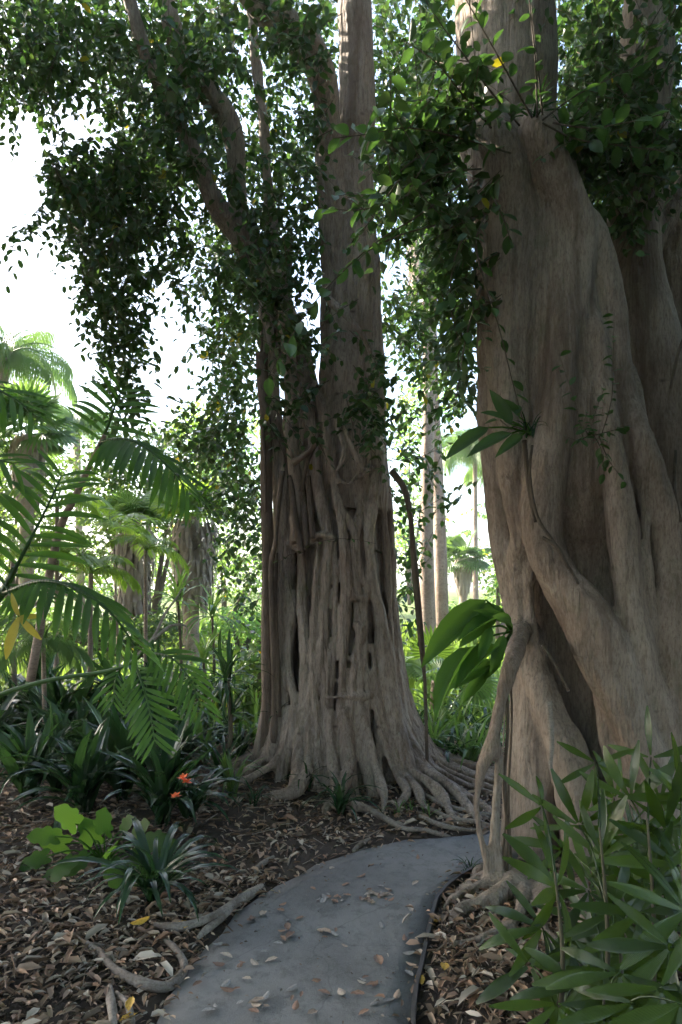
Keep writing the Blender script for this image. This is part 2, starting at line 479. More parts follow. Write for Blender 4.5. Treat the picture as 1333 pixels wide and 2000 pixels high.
def path_material():
    m, n, l, p = new_mat('path_asphalt')
    v = coords(n, l)
    f = noise_t(n, l, v, 1.4, 6, 0.65, 0.4)
    g = noise_t(n, l, v, 160, 3, 0.7)
    s = noise_t(n, l, v, 9, 6, 0.7)
    c = mix_rgb(n, l, ramp(n, l, f, [(0.36, 0.0), (0.64, 1.0)]), (0.115, 0.111, 0.104, 1), (0.235, 0.228, 0.214, 1))
    c = mix_rgb(n, l, ramp(n, l, s, [(0.50, 0.0), (0.62, 0.6)]), c, (0.07, 0.066, 0.06, 1))
    c = mix_rgb(n, l, ramp(n, l, g, [(0.35, 0.0), (0.75, 0.5)]), c, (0.26, 0.26, 0.265, 1))
    # dirt washed in along the edges of the path: shape of its own, follows noise
    st = noise_t(n, l, coords(n, l, (3.0, 1.2, 1)), 2.2, 7, 0.75)
    c = mix_rgb(n, l, ramp(n, l, st, [(0.56, 0.0), (0.72, 0.6)]), c, (0.10, 0.085, 0.07, 1))
    # hairline cracks
    vv = N(n, 'ShaderNodeTexVoronoi', feature='DISTANCE_TO_EDGE'); vv.inputs['Scale'].default_value = 0.9
    wn = N(n, 'ShaderNodeTexNoise'); wn.inputs['Scale'].default_value = 3.0; wn.inputs['Detail'].default_value = 6
    l.new(v, wn.inputs['Vector'])
    wm = mix_rgb(n, l, 0.22, v, wn.outputs['Color'], 'ADD')
    l.new(wm, vv.inputs['Vector'])
    ck = ramp(n, l, vv.outputs['Distance'], [(0.0, 0.35), (0.0035, 0.0)])
    c = mix_rgb(n, l, ck, c, (0.045, 0.042, 0.04, 1))
    l.new(c, p.inputs['Base Color'])
    p.inputs['Roughness'].default_value = 0.72
    b = N(n, 'ShaderNodeBump'); b.inputs['Strength'].default_value = 0.5; b.inputs['Distance'].default_value = 0.004
    l.new(g, b.inputs['Height'])
    b2 = N(n, 'ShaderNodeBump'); b2.inputs['Strength'].default_value = 0.4; b2.inputs['Distance'].default_value = 0.02
    l.new(s, b2.inputs['Height']); l.new(b.outputs[0], b2.inputs['Normal'])
    l.new(b2.outputs[0], p.inputs['Normal'])
    return m
mb = MB()
np_ = len(PLs); K = 8
PV = []
for i in range(np_):
    wob = 0.012 * math.sin(i * 1.7) + 0.008 * math.sin(i * 3.1)
    for k in range(K + 1):
        q = PLs[i] * (1 - k / K) + PRs[i] * (k / K)
        if k == 0: q = q + (PLs[i] - PRs[i]) / np.linalg.norm(PLs[i] - PRs[i]) * wob
        PV.append((q[0], q[1], 0.004 + 0.004 * math.sin(q[0] * 3 + q[1] * 2)))
for i in range(np_):
    PV.append((PLs[i][0] - 0.004, PLs[i][1], -0.08)); PV.append((PRs[i][0] + 0.004, PRs[i][1], -0.08))
nb = np_ * (K + 1)
pf = []
for i in range(np_ - 1):
    for k in range(K):
        a = i * (K + 1) + k
        pf.append((a, a + 1, a + K + 2, a + K + 1))
    pf.append((nb + 2 * i, i * (K + 1), (i + 1) * (K + 1), nb + 2 * i + 2))
    pf.append((i * (K + 1) + K, nb + 2 * i + 1, nb + 2 * i + 3, (i + 1) * (K + 1) + K))
mb.add(PV, pf)
path = add('path', mb.build('path', path_material()), label='grey asphalt footpath curving away between the trees', kind='structure')
# thin dark edging board along the inner side of the bend
mb = MB()
ed = [p for p in PRs if 1.2 < p[1] < 4.12]
v = []; f = []
for i, p in enumerate(ed):
    a = ed[max(i - 1, 0)]; b = ed[min(i + 1, len(ed) - 1)]
    t = (b - a) / np.linalg.norm(b - a); nrm = np.array([t[1], -t[0]])
    for s_, z_ in ((0.004, -0.06), (0.004, 0.030), (0.022, 0.030), (0.022, -0.06)):
        q = p + nrm * s_
        v.append((q[0], q[1], z_ + 0.006 * math.sin(i * 0.9)))
for i in range(len(ed) - 1):
    for k in range(3):
        f.append((i * 4 + k, i * 4 + k + 1, i * 4 + k + 5, i * 4 + k + 4))
mb.add(v, f)
EDGE_M = simple_mat('weathered_edging', (0.035, 0.03, 0.028), (0.09, 0.08, 0.075), 12, 0.7, 0.5)
add('path_edging', mb.build('path_edging', EDGE_M, smooth=False), label='thin dark edging strip along the bend of the footpath', cat='edging')

# ------------------------------------------------------------------ the two big figs
class Core:
    def __init__(self, Yc, prof):
        self.Yc = Yc
        self.z = []; self.x = []; self.r = []
        for py, cx, hw in sorted(prof, key=lambda a: -a[0]):
            p = W(cx, py, Yc)
            self.z.append(p.z); self.x.append(p.x); self.r.append(hw / F * Yc)
    def at(self, z):
        return float(np.interp(z, self.z, self.x)), float(np.interp(z, self.z, self.r))
    def surf(self, px, py, lift=0.0):
        """point of the trunk's skin seen at a pixel, lifted outwards by metres"""
        Y = self.Yc
        for _ in range(8):
            p = W(px, py, Y)
            xc, r = self.at(p.z)
            dx = max(min((p.x - xc) / r, 0.97), -0.97)
            Y = self.Yc - math.sqrt(1 - dx * dx) * (r + lift) * 0.92
        return W(px, py, Y)
    def pol(self, ang, z, k=1.0, extra=0.0):
        xc, r = self.at(z)
        return Vector((xc + math.cos(ang) * (r * k + extra), self.Yc + math.sin(ang) * (r * k + extra), z))
def strokes(mb, core, list_, seg=10, lift_k=0.25, rk=1.0, alt=0.0, flat_above=-1e9):
    """roots drawn on the trunk: each a list of (px, py, radius px[, lift metres])"""
    for i_, st in enumerate(list_):
        pts = []; rad = []
        for q in st:
            px, py, r = q[:3]
            rr = r * rk / F * core.Yc
            pts.append(core.surf(px, py, (q[3] if len(q) > 3 else rr * (lift_k if py > flat_above else -.6) + alt * ((i_ * 7) % 5 - 2)))); rad.append(rr)
        # the top end runs into the trunk instead of stopping blunt
        d0 = Vector(pts[0]) - Vector(pts[1])
        pts.insert(0, Vector(pts[0]) + d0 * 0.55 + Vector((0, rad[0] * 1.6, 0))); rad.insert(0, rad[0] * 0.45)
        tube(mb, pts, rad, seg, 5, wob=0.10)

# ---- the fig in the middle
CT = Core(6.0, [(1560, 692, 215), (1520, 690, 190), (1480, 684, 170), (1420, 672, 145), (1340, 664, 126), (1200, 658, 112), (1000, 657, 104), (900, 655, 100), (800, 652, 92), (600, 650, 85)])
mbt = MB()
tube(mbt, [(CT.at(z)[0] + 0.02, 6.0, z) for z in (-0.2, 0.1, 0.4, 0.8, 1.4, 2.2, 2.7)], [CT.at(z)[1] * k for z, k in ((-0.2, .74), (0.1, .74), (0.4, .74), (0.8, .74), (1.4, .74), (2.2, .68), (2.7, .45))], 20, 4)
# stems above the fork
def px_tube(mb, pts, Y, seg=14, sub=5, wob=0.05):
    P = []; R = []
    for q in pts:
        y = q[3] if len(q) > 3 else Y
        P.append(W(q[0], q[1], y)); R.append(q[2] / F * y)
    tube(mb, P, R, seg, sub, wob=wob)
px_tube(mbt, [(684, -420, 28), (688, -150, 32), (692, 0, 34), (698, 130, 35), (699, 260, 33), (695, 340, 37), (690, 440, 42), (684, 560, 47), (680, 680, 53), (682, 780, 60), (690, 880, 68), (690, 1000, 72)], 5.95)
px_tube(mbt, [(728, 440, 5, 6.05), (733, 500, 8), (733, 560, 13), (737, 680, 14), (738, 780, 15), (738, 880, 18), (742, 980, 22)], 5.9)
px_tube(mbt, [(400, -330, 22, 5.2), (470, -60, 26, 5.3), (520, 22, 30, 5.4), (575, 62, 30, 5.5), (612, 110, 31, 5.6), (632, 170, 29, 5.7), (640, 240, 25, 5.8), (645, 330, 28, 5.85), (655, 420, 34, 5.9), (660, 520, 34, 5.95), (660, 640, 36)], 5.9)
px_tube(mbt, [(300, -120, 14, 5.6), (352, 110, 19, 5.8), (400, 175, 22, 5.9), (440, 225, 22, 6.0), (458, 280, 20, 6.05), (462, 360, 20, 6.1), (470, 430, 22, 6.1), (500, 500, 26, 6.1), (540, 580, 30, 6.1), (565, 680, 32, 6.1)], 6.0)
px_tube(mbt, [(215, -160, 9, 5.1), (265, 40, 12, 5.25), (300, 140, 14, 5.4), (332, 215, 14, 5.5), (375, 290, 17, 5.6), (398, 345, 19, 5.7), (425, 405, 22, 5.8), (470, 460, 24, 5.9), (510, 530, 25, 5.95), (540, 620, 28), (555, 700, 30)], 6.0)
px_tube(mbt, [(488, -200, 8, 6.2), (494, 60, 10, 6.2), (505, 160, 10, 6.2), (515, 250, 11, 6.2), (522, 330, 10, 6.2), (530, 460, 12, 6.2), (545, 600, 14, 6.2)], 6.2)
# left stems and the dark mass behind the hollow
px_tube(mbt, [(540, 430, 8, 6.05), (522, 520, 11, 5.9), (518, 590, 12), (522, 660, 15), (530, 740, 16), (536, 830, 17), (546, 900, 19), (552, 1000, 20), (556, 1100, 24), (548, 1240, 26), (540, 1380, 30), (528, 1480, 34)], 5.78)
px_tube(mbt, [(566, 470, 8, 6.0), (558, 560, 12, 5.8), (556, 620, 14), (564, 700, 14), (568, 790, 13), (572, 880, 13), (580, 950, 14), (582, 1060, 16)], 5.62)
px_tube(mbt, [(592, 640, 8), (592, 740, 30), (596, 850, 44), (600, 1000, 60), (610, 1100, 60)], 6.12)
px_tube(mbt, [(735, 860, 14), (738, 960, 20), (740, 1100, 24), (750, 1250, 28), (760, 1400, 36)], 6.12)
px_tube(mbt, [(560, 900, 14), (562, 1050, 24), (560, 1250, 30), (556, 1400, 36)], 6.12)
strokes(mbt, CT, [
    [(606, 800, 14), (611, 860, 17), (619, 940, 17), (634, 1010, 16), (642, 1070, 15), (632, 1180, 17), (626, 1290, 18), (604, 1390, 19), (590, 1480, 21), (578, 1540, 22)],
    [(628, 790, 12), (642, 860, 14), (650, 930, 14), (664, 1000, 13), (672, 1060, 13), (676, 1150, 13), (672, 1260, 13), (666, 1380, 13), (658, 1490, 16), (650, 1560, 16)],
    [(742, 900, 16), (728, 980, 16), (722, 1050, 15), (728, 1130, 17), (744, 1220, 22), (756, 1320, 26), (776, 1430, 27), (806, 1530, 26), (842, 1590, 22)],
    [(700, 910, 13), (718, 960, 12), (706, 1010, 11), (694, 1050, 11), (690, 1110, 12), (700, 1180, 14), (704, 1280, 15), (700, 1380, 14), (710, 1480, 15), (738, 1560, 15), (770, 1600, 12)],
    [(655, 960, 9), (676, 1000, 9), (692, 1040, 9), (702, 1100, 9), (722, 1160, 10), (740, 1190, 8)],
    [(735, 920, 9), (712, 965, 9), (698, 1010, 9), (688, 1050, 9)],
    [(648, 905, 7, .05), (662, 935, 7, .06), (680, 945, 7, .06), (700, 930, 8, .05), (728, 912, 8, .05)],
    [(650, 1362, 6, .06), (680, 1360, 8, .07), (708, 1360, 8, .07), (736, 1354, 7, .06)],
    [(736, 1210, 8), (735, 1290, 8), (736, 1360, 8), (738, 1450, 9), (748, 1540, 10)],
    [(560, 1060, 14), (564, 1180, 16), (560, 1290, 18), (548, 1400, 22), (534, 1490, 26)],
    [(590, 1090, 15), (592, 1180, 16), (598, 1280, 17), (596, 1380, 17), (606, 1470, 18), (618, 1550, 20)],
    [(560, 1050, 9, .05), (590, 1075, 9, .06), (620, 1045, 9, .05), (655, 1052, 7, .05)],
    [(570, 1200, 10), (560, 1290, 14), (575, 1380, 14), (560, 1470, 18), (545, 1530, 20)],
    [(640, 1290, 10), (634, 1400, 12), (626, 1500, 14), (632, 1580, 12)],
    [(690, 1300, 9), (684, 1400, 10), (688, 1500, 12), (694, 1570, 11)],
    [(762, 1010, 10), (766, 1120, 11), (770, 1230, 13), (778, 1340, 15), (796, 1440, 16), (826, 1520, 16), (870, 1570, 12)],
    [(752, 1020, 9), (760, 1150, 10), (764, 1260, 12), (770, 1370, 14), (788, 1470, 16), (824, 1550, 15), (880, 1600, 10)],
    [(618, 1100, 8), (612, 1200, 8), (612, 1320, 8), (622, 1430, 9), (616, 1540, 10)],
    [(656, 1120, 7), (654, 1240, 8), (650, 1340, 7), (642, 1430, 8), (640, 1540, 9)],
    [(716, 1140, 7), (714, 1260, 8), (718, 1370, 8), (722, 1470, 9), (726, 1570, 9)],
    [(674, 1140, 10, .02), (690, 1165, 10, .03), (716, 1168, 9, .03)],
    [(700, 1222, 13, .03), (704, 1236, 14, .035), (702, 1256, 11, .03)],
], 10, .35, .68, .016)
# strands wrapped round the sides and back, running out as roots
r2 = random.Random(4)
for i in range(30):
    a = (i + r2.uniform(-.3, .3)) / 30 * 2 * math.pi
    if 3.5 < a < 5.95: continue          # the front is drawn root by root above
    zt = r2.uniform(1.0, 2.6)
    pts = []; rad = []
    r0 = r2.uniform(0.028, 0.06)
    aa = a
    for z in np.linspace(zt, 0.12, 7):
        pts.append(CT.pol(aa, z, 0.97)); rad.append(r0 * (0.8 + 0.5 * (1 - z / zt)))
        aa += r2.uniform(-.08, .08)
    pts.insert(0, CT.pol(a, zt + .3, .75)); rad.insert(0, r0 * .4)
    tube(mbt, pts, rad, 8, 4, wob=.1)
# buttress roots that fan out to the right over the ground
def ground_root(mb, pts, rad, seg=8, sub=4, sink=0.35, wob=0.12):
    P = []
    for (x, y), r in zip(pts, rad):
        P.append((x, y, gz(x, y) + r * (1 - 2 * sink)))
    tube(mb, P, rad, seg, sub, wob=wob)
for i in range(17):
    t = i / 16
    a0 = math.radians(-62 + 74 * t)
    zt = 1.5 - 0.9 * abs(t - .55) + r2.uniform(-.2, .2)
    p0 = CT.pol(a0, zt, .98); p1 = CT.pol(a0, zt * .55, 1.0); p2 = CT.pol(a0, .26, 1.02)
    a1 = a0 + r2.uniform(-.1, .1) - .05
    L = r2.uniform(.35, .75) + .25 * t
    e1 = CT.pol(a1, .1, 1.0, L * .4); e2 = CT.pol(a1 + r2.uniform(-.15, .1), .1, 1.0, L * .8); e3 = CT.pol(a1 + r2.uniform(-.3, .1), .1, 1.0, L * 1.25)
    P = [p0, p1, p2]
    for e, dz in ((e1, .08), (e2, .02), (e3, -.03)):
        P.append(Vector((e.x, e.y, gz(e.x, e.y) + dz)))
    r0 = r2.uniform(.020, .036)
    tube(mbt, P, [r0 * .7, r0 * .9, r0 * 1.25, r0 * 1.2, r0, r0 * .5], 8, 5, wob=.12)
for i in range(9):
    a0 = math.radians(-178 + 13 * i) + r2.uniform(-.05, .05)
    P = [CT.pol(a0, .7, .98), CT.pol(a0, .3, 1.03)]
    for k_, dz in ((.16, .06), (.34, .01), (.5, -.04)):
        e = CT.pol(a0 + r2.uniform(-.12, .12), .1, 1.0, k_)
        P.append(Vector((e.x, e.y, gz(e.x, e.y) + dz)))
    r0 = r2.uniform(.03, .055)
    tube(mbt, P, [r0 * .7, r0, r0 * .9, r0 * .6, r0 * .3], 8, 5, wob=.12)
fig = root('fig_tree', (0, 6.0, gz(0, 6.0)), 'tall fig beside the bend of the path, its trunk a lattice of fused roots', 'fig tree', 'big figs by the path')
add('trunk', remesh(mbt, 0.0125, 1, BARK, 'fig_trunk'), fig)

# ---- the broad fig on the right
RT = Core(4.55, [(1820, 1215, 250), (1720, 1205, 215), (1600, 1195, 190), (1450, 1185, 178), (1300, 1172, 170), (1130, 1152, 165), (1000, 1124, 160), (850, 1092, 148), (650, 1072, 134), (480, 1046, 126), (340, 1016, 110), (250, 1000, 92), (150, 990, 98), (0, 985, 100), (-400, 975, 96)])
mbr = MB()
zs = [W(0, y, 4.55).z for y in (1820, 1700, 1550, 1400, 1250, 1100, 950, 800, 650, 500, 400, 320, 262)]
tube(mbr, [(RT.at(z)[0], 4.55, z) for z in zs], [RT.at(z)[1] * (.60 if .5 < z < 2.05 else (.76 if z <= .5 else .92)) for z in zs], 24, 4, wob=.02)
px_tube(mbr, [(962, -460, 86), (975, -200, 92), (984, 0, 99), (988, 130, 98), (986, 240, 92), (1000, 340, 80), (1020, 460, 90)], 4.75, 20)
strokes(mbr, RT, [
    [(968, 262, 44, -.03), (985, 330, 46, -.02), (1000, 470, 50), (1003, 620, 50), (1000, 760, 46), (1002, 880, 34), (1010, 960, 26, .05), (1020, 1050, 22, .08), (1010, 1130, 22, .09), (1016, 1200, 26, .09), (1016, 1270, 30, .08)],
    [(1046, 258, 40, -.03), (1072, 330, 42, -.02), (1112, 450, 46), (1108, 590, 40), (1094, 720, 38), (1082, 850, 36), (1064, 950, 35, .04), (1062, 1050, 36, .08), (1092, 1130, 38, .10), (1148, 1212, 41, .11), (1192, 1305, 42, .11), (1230, 1400, 40, .10), (1262, 1500, 40, .08), (1290, 1640, 40, .06)],
    [(1016, 1262, 28, .05), (1052, 1325, 28, .05), (1082, 1410, 30, .05), (1112, 1500, 33, .05), (1135, 1600, 36, .05), (1150, 1700, 34, .05)],
    [(1140, 430, 28), (1168, 500, 34), (1184, 600, 36), (1196, 700, 34), (1222, 790, 30), (1250, 880, 30), (1286, 1000, 30), (1308, 1100, 32), (1314, 1250, 34), (1310, 1400, 36), (1320, 1560, 38)],
    [(1160, 640, 22), (1176, 760, 22), (1198, 900, 22), (1220, 1050, 26), (1232, 1190, 28), (1256, 1320, 32), (1296, 1450, 38), (1330, 1580, 38)],
    [(948, 560, 18), (955, 700, 22), (958, 850, 24), (976, 1000, 25), (998, 1130, 24), (1012, 1250, 22), (1020, 1400, 28), (1018, 1560, 32), (1012, 1720, 36)],
    [(1050, 1290, 22, -.05), (1046, 1420, 30, -.05), (1050, 1560, 36, -.04), (1048, 1730, 42, -.02)],
    [(1180, 1210, 22), (1205, 1300, 24), (1222, 1380, 20)],
    [(1120, 1480, 18), (1170, 1600, 26), (1190, 1720, 34)],
    [(1236, 1420, 30), (1240, 1540, 34), (1235, 1700, 40)],
    [(1240, 760, 14), (1262, 900, 16), (1300, 980, 18), (1330, 1100, 20), (1340, 1300, 24)],
], 12, .34, flat_above=870)
strokes(mbr, RT, [
    [(1040, 880, 7), (1036, 960, 8), (1040, 1050, 9), (1036, 1150, 8), (1042, 1240, 9), (1060, 1300, 8)],
    [(1256, 930, 9), (1262, 1040, 9), (1270, 1150, 10), (1276, 1260, 10), (1290, 1380, 12)],
    [(1072, 1330, 8), (1100, 1390, 9), (1132, 1450, 9), (1160, 1540, 11), (1172, 1660, 12)],
    [(1150, 1250, 10), (1166, 1330, 10), (1180, 1420, 11), (1200, 1520, 12), (1206, 1640, 14)],
    [(968, 900, 7), (984, 1000, 8), (1004, 1100, 8), (1012, 1180, 8)],
    [(1030, 1330, 9), (1032, 1420, 10), (1026, 1530, 10), (1030, 1660, 12)],
    [(1068, 1400, 8), (1072, 1500, 9), (1066, 1600, 10), (1074, 1700, 12)],
    [(1225, 1230, 8), (1250, 1280, 8), (1272, 1350, 9), (1300, 1430, 10)],
], 8, .9)
px_tube(mbr, [(1070, 900, 40), (1070, 1050, 56), (1075, 1200, 62), (1085, 1400, 70), (1095, 1600, 80)], 4.62)
# the free-standing strands at the left foot
_s1 = RT.surf(1018, 1090, .02).y; _s2 = RT.surf(1014, 1180, .03).y
px_tube(mbr, [(1020, 1060, 14, _s1 + .06), (1014, 1140, 20, (_s1 + _s2) / 2), (1014, 1215, 23, _s2 - .01), (1002, 1290, 18, 3.86), (984, 1350, 14, 3.80), (968, 1420, 14, 3.76), (962, 1455, 15, 3.75), (942, 1500, 9, 3.74), (932, 1560, 8, 3.74), (936, 1620, 8, 3.74), (950, 1680, 9, 3.75), (958, 1750, 12, 3.76)], 3.8, 10)
px_tube(mbr, [(966, 1440, 12, 3.76), (976, 1490, 9, 3.77), (970, 1560, 10, 3.78), (966, 1640, 11, 3.78), (970, 1700, 13, 3.78), (972, 1770, 18, 3.77)], 3.77, 10)
px_tube(mbr, [(1000, 1300, 8, 3.9), (986, 1400, 5, 3.84), (984, 1520, 5, 3.84), (992, 1620, 6, 3.84), (985, 1720, 8, 3.84)], 3.8, 8)
# flare around the base and back
for i in range(22):
    a = i / 22 * 2 * math.pi + r2.uniform(-.1, .1)
    if 3.45 < a < 5.95: continue         # the face towards the path is drawn root by root above
    pts = []; rad = []
    zt = r2.uniform(.8, 2.4); r0 = r2.uniform(.05, .10)
    pts.append(RT.pol(a, zt + .4, .72)); rad.append(r0 * .3)
    for z in np.linspace(zt, 0.05, 6):
        pts.append(RT.pol(a, z, .90)); rad.append(r0 * (.6 + .6 * (1 - z / zt)))
        a += r2.uniform(-.05, .05)
    tube(mbr, pts, rad, 8, 4, wob=.1)
for pts, rad in [
    ([(0.98, 3.74), (0.86, 3.60), (0.72, 3.50), (0.60, 3.44), (0.53, 3.34)], [.06, .05, .042, .035, .02]),
    ([(0.98, 3.74), (0.80, 3.72), (0.68, 3.66), (0.58, 3.58), (0.52, 3.50)], [.05, .035, .025, .02, .01]),
    ([(0.62, 3.44), (0.58, 3.34), (0.62, 3.26), (0.66, 3.18)], [.022, .02, .016, .01]),
    ([(1.0, 3.7), (0.92, 3.45), (0.82, 3.28), (0.66, 3.16), (0.52, 3.12), (0.46, 3.06)], [.05, .035, .028, .022, .018, .008]),
    ([(1.1, 3.7), (1.02, 3.4), (0.95, 3.2), (0.98, 3.0), (1.06, 2.9)], [.06, .045, .038, .03, .015]),
    ([(1.3, 3.7), (1.2, 3.4), (1.16, 3.2), (1.05, 3.08), (0.98, 3.12)], [.06, .05, .045, .04, .02]),
    ([(0.90, 3.60), (0.80, 3.50), (0.74, 3.36), (0.84, 3.22)], [.025, .022, .02, .01]),
    ([(1.0, 3.9), (0.92, 4.0), (0.80, 3.96), (0.74, 3.86)], [.06, .045, .03, .012]),
    ([(1.0, 3.8), (0.90, 3.86), (0.78, 3.82), (0.66, 3.72), (0.60, 3.66)], [.05, .04, .032, .02, .01]),
]:
    ground_root(mbr, pts, rad, sink=.2)
# the stems standing behind, grown together with the broad trunk
px_tube(mbr, [(1290, -420, 42), (1275, -100, 48), (1262, 100, 52), (1248, 250, 54), (1238, 380, 54), (1236, 520, 58), (1258, 680, 72), (1290, 850, 92), (1320, 1050, 115), (1335, 1300, 140), (1345, 1650, 190)], 4.95, 16)
px_tube(mbr, [(1480, -100, 40), (1400, 250, 44), (1340, 400, 46), (1318, 500, 50), (1318, 650, 62), (1340, 850, 90), (1380, 1100, 120), (1400, 1650, 170)], 5.15, 16)
px_tube(mbr, [(1262, 540, 30), (1272, 480, 24), (1300, 430, 22), (1350, 350, 22), (1420, 250, 20)], 5.0, 10)
figr = root('fig_tree', (1.65, 4.55, 0.05), 'massive broad fig with smooth draped trunk and thick slanting roots behind the lady palms', 'fig tree', 'big figs by the path')
add('trunk', remesh(mbr, 0.0145, 2, BARK2, 'broad_fig_trunk'), figr)
# ------------------------------------------------------------------ crowns of the figs
LEAF_TV, LEAF_TF = leaf_tpl(0.60, 0.10, 0.14)
class Sprays:
    """collects leafy twigs, later joined into one crown and one set of twigs"""
    def __init__(self):
        self.T = []; self.D = []; self.Nn = []; self.s = []; self.c = []; self.tw = MB()
    def twig(self, p0, d, L, n, ls, droop=0.35, tint=1.0, rad=0.0035, spread=1.0, twig=True):
        p0 = np.array(p0); d = np.array(d, float); d /= np.linalg.norm(d)
        t = (np.arange(n) + 0.6) / n
        t = np.clip(t + rng.normal(0, .02, n), 0, 1.02)
        P = p0 + d * L * t[:, None]; P[:, 2] -= droop * L * t * t
        tan = np.tile(d, (n, 1)); tan[:, 2] -= 2 * droop * t
        tan /= np.linalg.norm(tan, axis=1)[:, None]
        side = np.cross(tan, rng.normal(0, .25, 3) + np.array([0, 0, 1.0])); side /= np.linalg.norm(side, axis=1)[:, None] + 1e-6
        sgn = np.where(np.arange(n) % 2 == 0, 1, -1)[:, None]
        D = tan * 0.55 + side * sgn * 0.85 * spread + rng.normal(0, .28, (n, 3)); D[:, 2] -= 0.25
        Nn = np.array([0, 0, 1.0]) + rng.normal(0, .45, (n, 3))
        self.T.append(P + D / np.linalg.norm(D, axis=1)[:, None] * 0.012); self.D.append(D); self.Nn.append(Nn)
        self.s.append(ls * rng.uniform(.72, 1.15, n) * (1 - .35 * t))
        v = tint * rng.uniform(.7, 1.3, n)
        c = np.c_[v * rng.uniform(.85, 1.25, n), v, v * rng.uniform(.7, 1.1, n)]
        y = rng.random(n) < 0.006
        c[y] = (6.5, 2.6, .6)
        self.c.append(c)
        if twig:
            q = [p0 + d * L * u + np.array([0, 0, -droop * L * u * u]) for u in (0, .5, 1.0)]
            tube(self.tw, q, [rad, rad * .7, rad * .3], 3, 2)
    def clump(self, px, py, rx, ry, Y0, Y1, n, ls=0.098, L=(.3, .6), down=.5, tint=1.0, nl=(9, 15), dens=1.0):
        n = int(n * dens + .5)
        for _ in range(n):
            while True:
                u, v = rng.uniform(-1, 1, 2)
                if u * u + v * v < 1: break
            p = W(px + u * rx, py + v * ry, rng.uniform(Y0, Y1))
            a = rng.uniform(0, 2 * np.pi)
            l = rng.uniform(*L)
            d = np.array([math.cos(a), math.sin(a), -down + rng.normal(0, .35)])
            d /= np.linalg.norm(d)
            k = int(rng.integers(*nl))
            self.twig(np.array(p) - d * l * .5, d, l, k, ls, droop=rng.uniform(.1, .5), tint=tint)
    def box(self, x, y, z, n, ls, L, tint=1.0, nl=(8, 13), twig=False):
        for _ in range(n):
            p = np.array([rng.uniform(*x), rng.uniform(*y), rng.uniform(*z)])
            a = rng.uniform(0, 2 * np.pi)
            d = np.array([math.cos(a), math.sin(a), rng.uniform(-.7, .1)])
            self.twig(p, d, L * rng.uniform(.7, 1.3), int(rng.integers(*nl)), ls, .3, tint, twig=twig)
    def build(self, parent, mat, name='crown', tpl=None):
        T = np.vstack(self.T); D = np.vstack(self.D); Nn = np.vstack(self.Nn); s = np.concatenate(self.s); c = np.vstack(self.c)
        tv, tf = tpl or (LEAF_TV, LEAF_TF)
        o = add(name, batch(name, tv, tf, frames_np(D, Nn, s), T, c, mat), parent)
        if self.tw.n:
            add('twigs', self.tw.build('twigs', TWIG), parent)
        return len(T)

cr = Sprays()
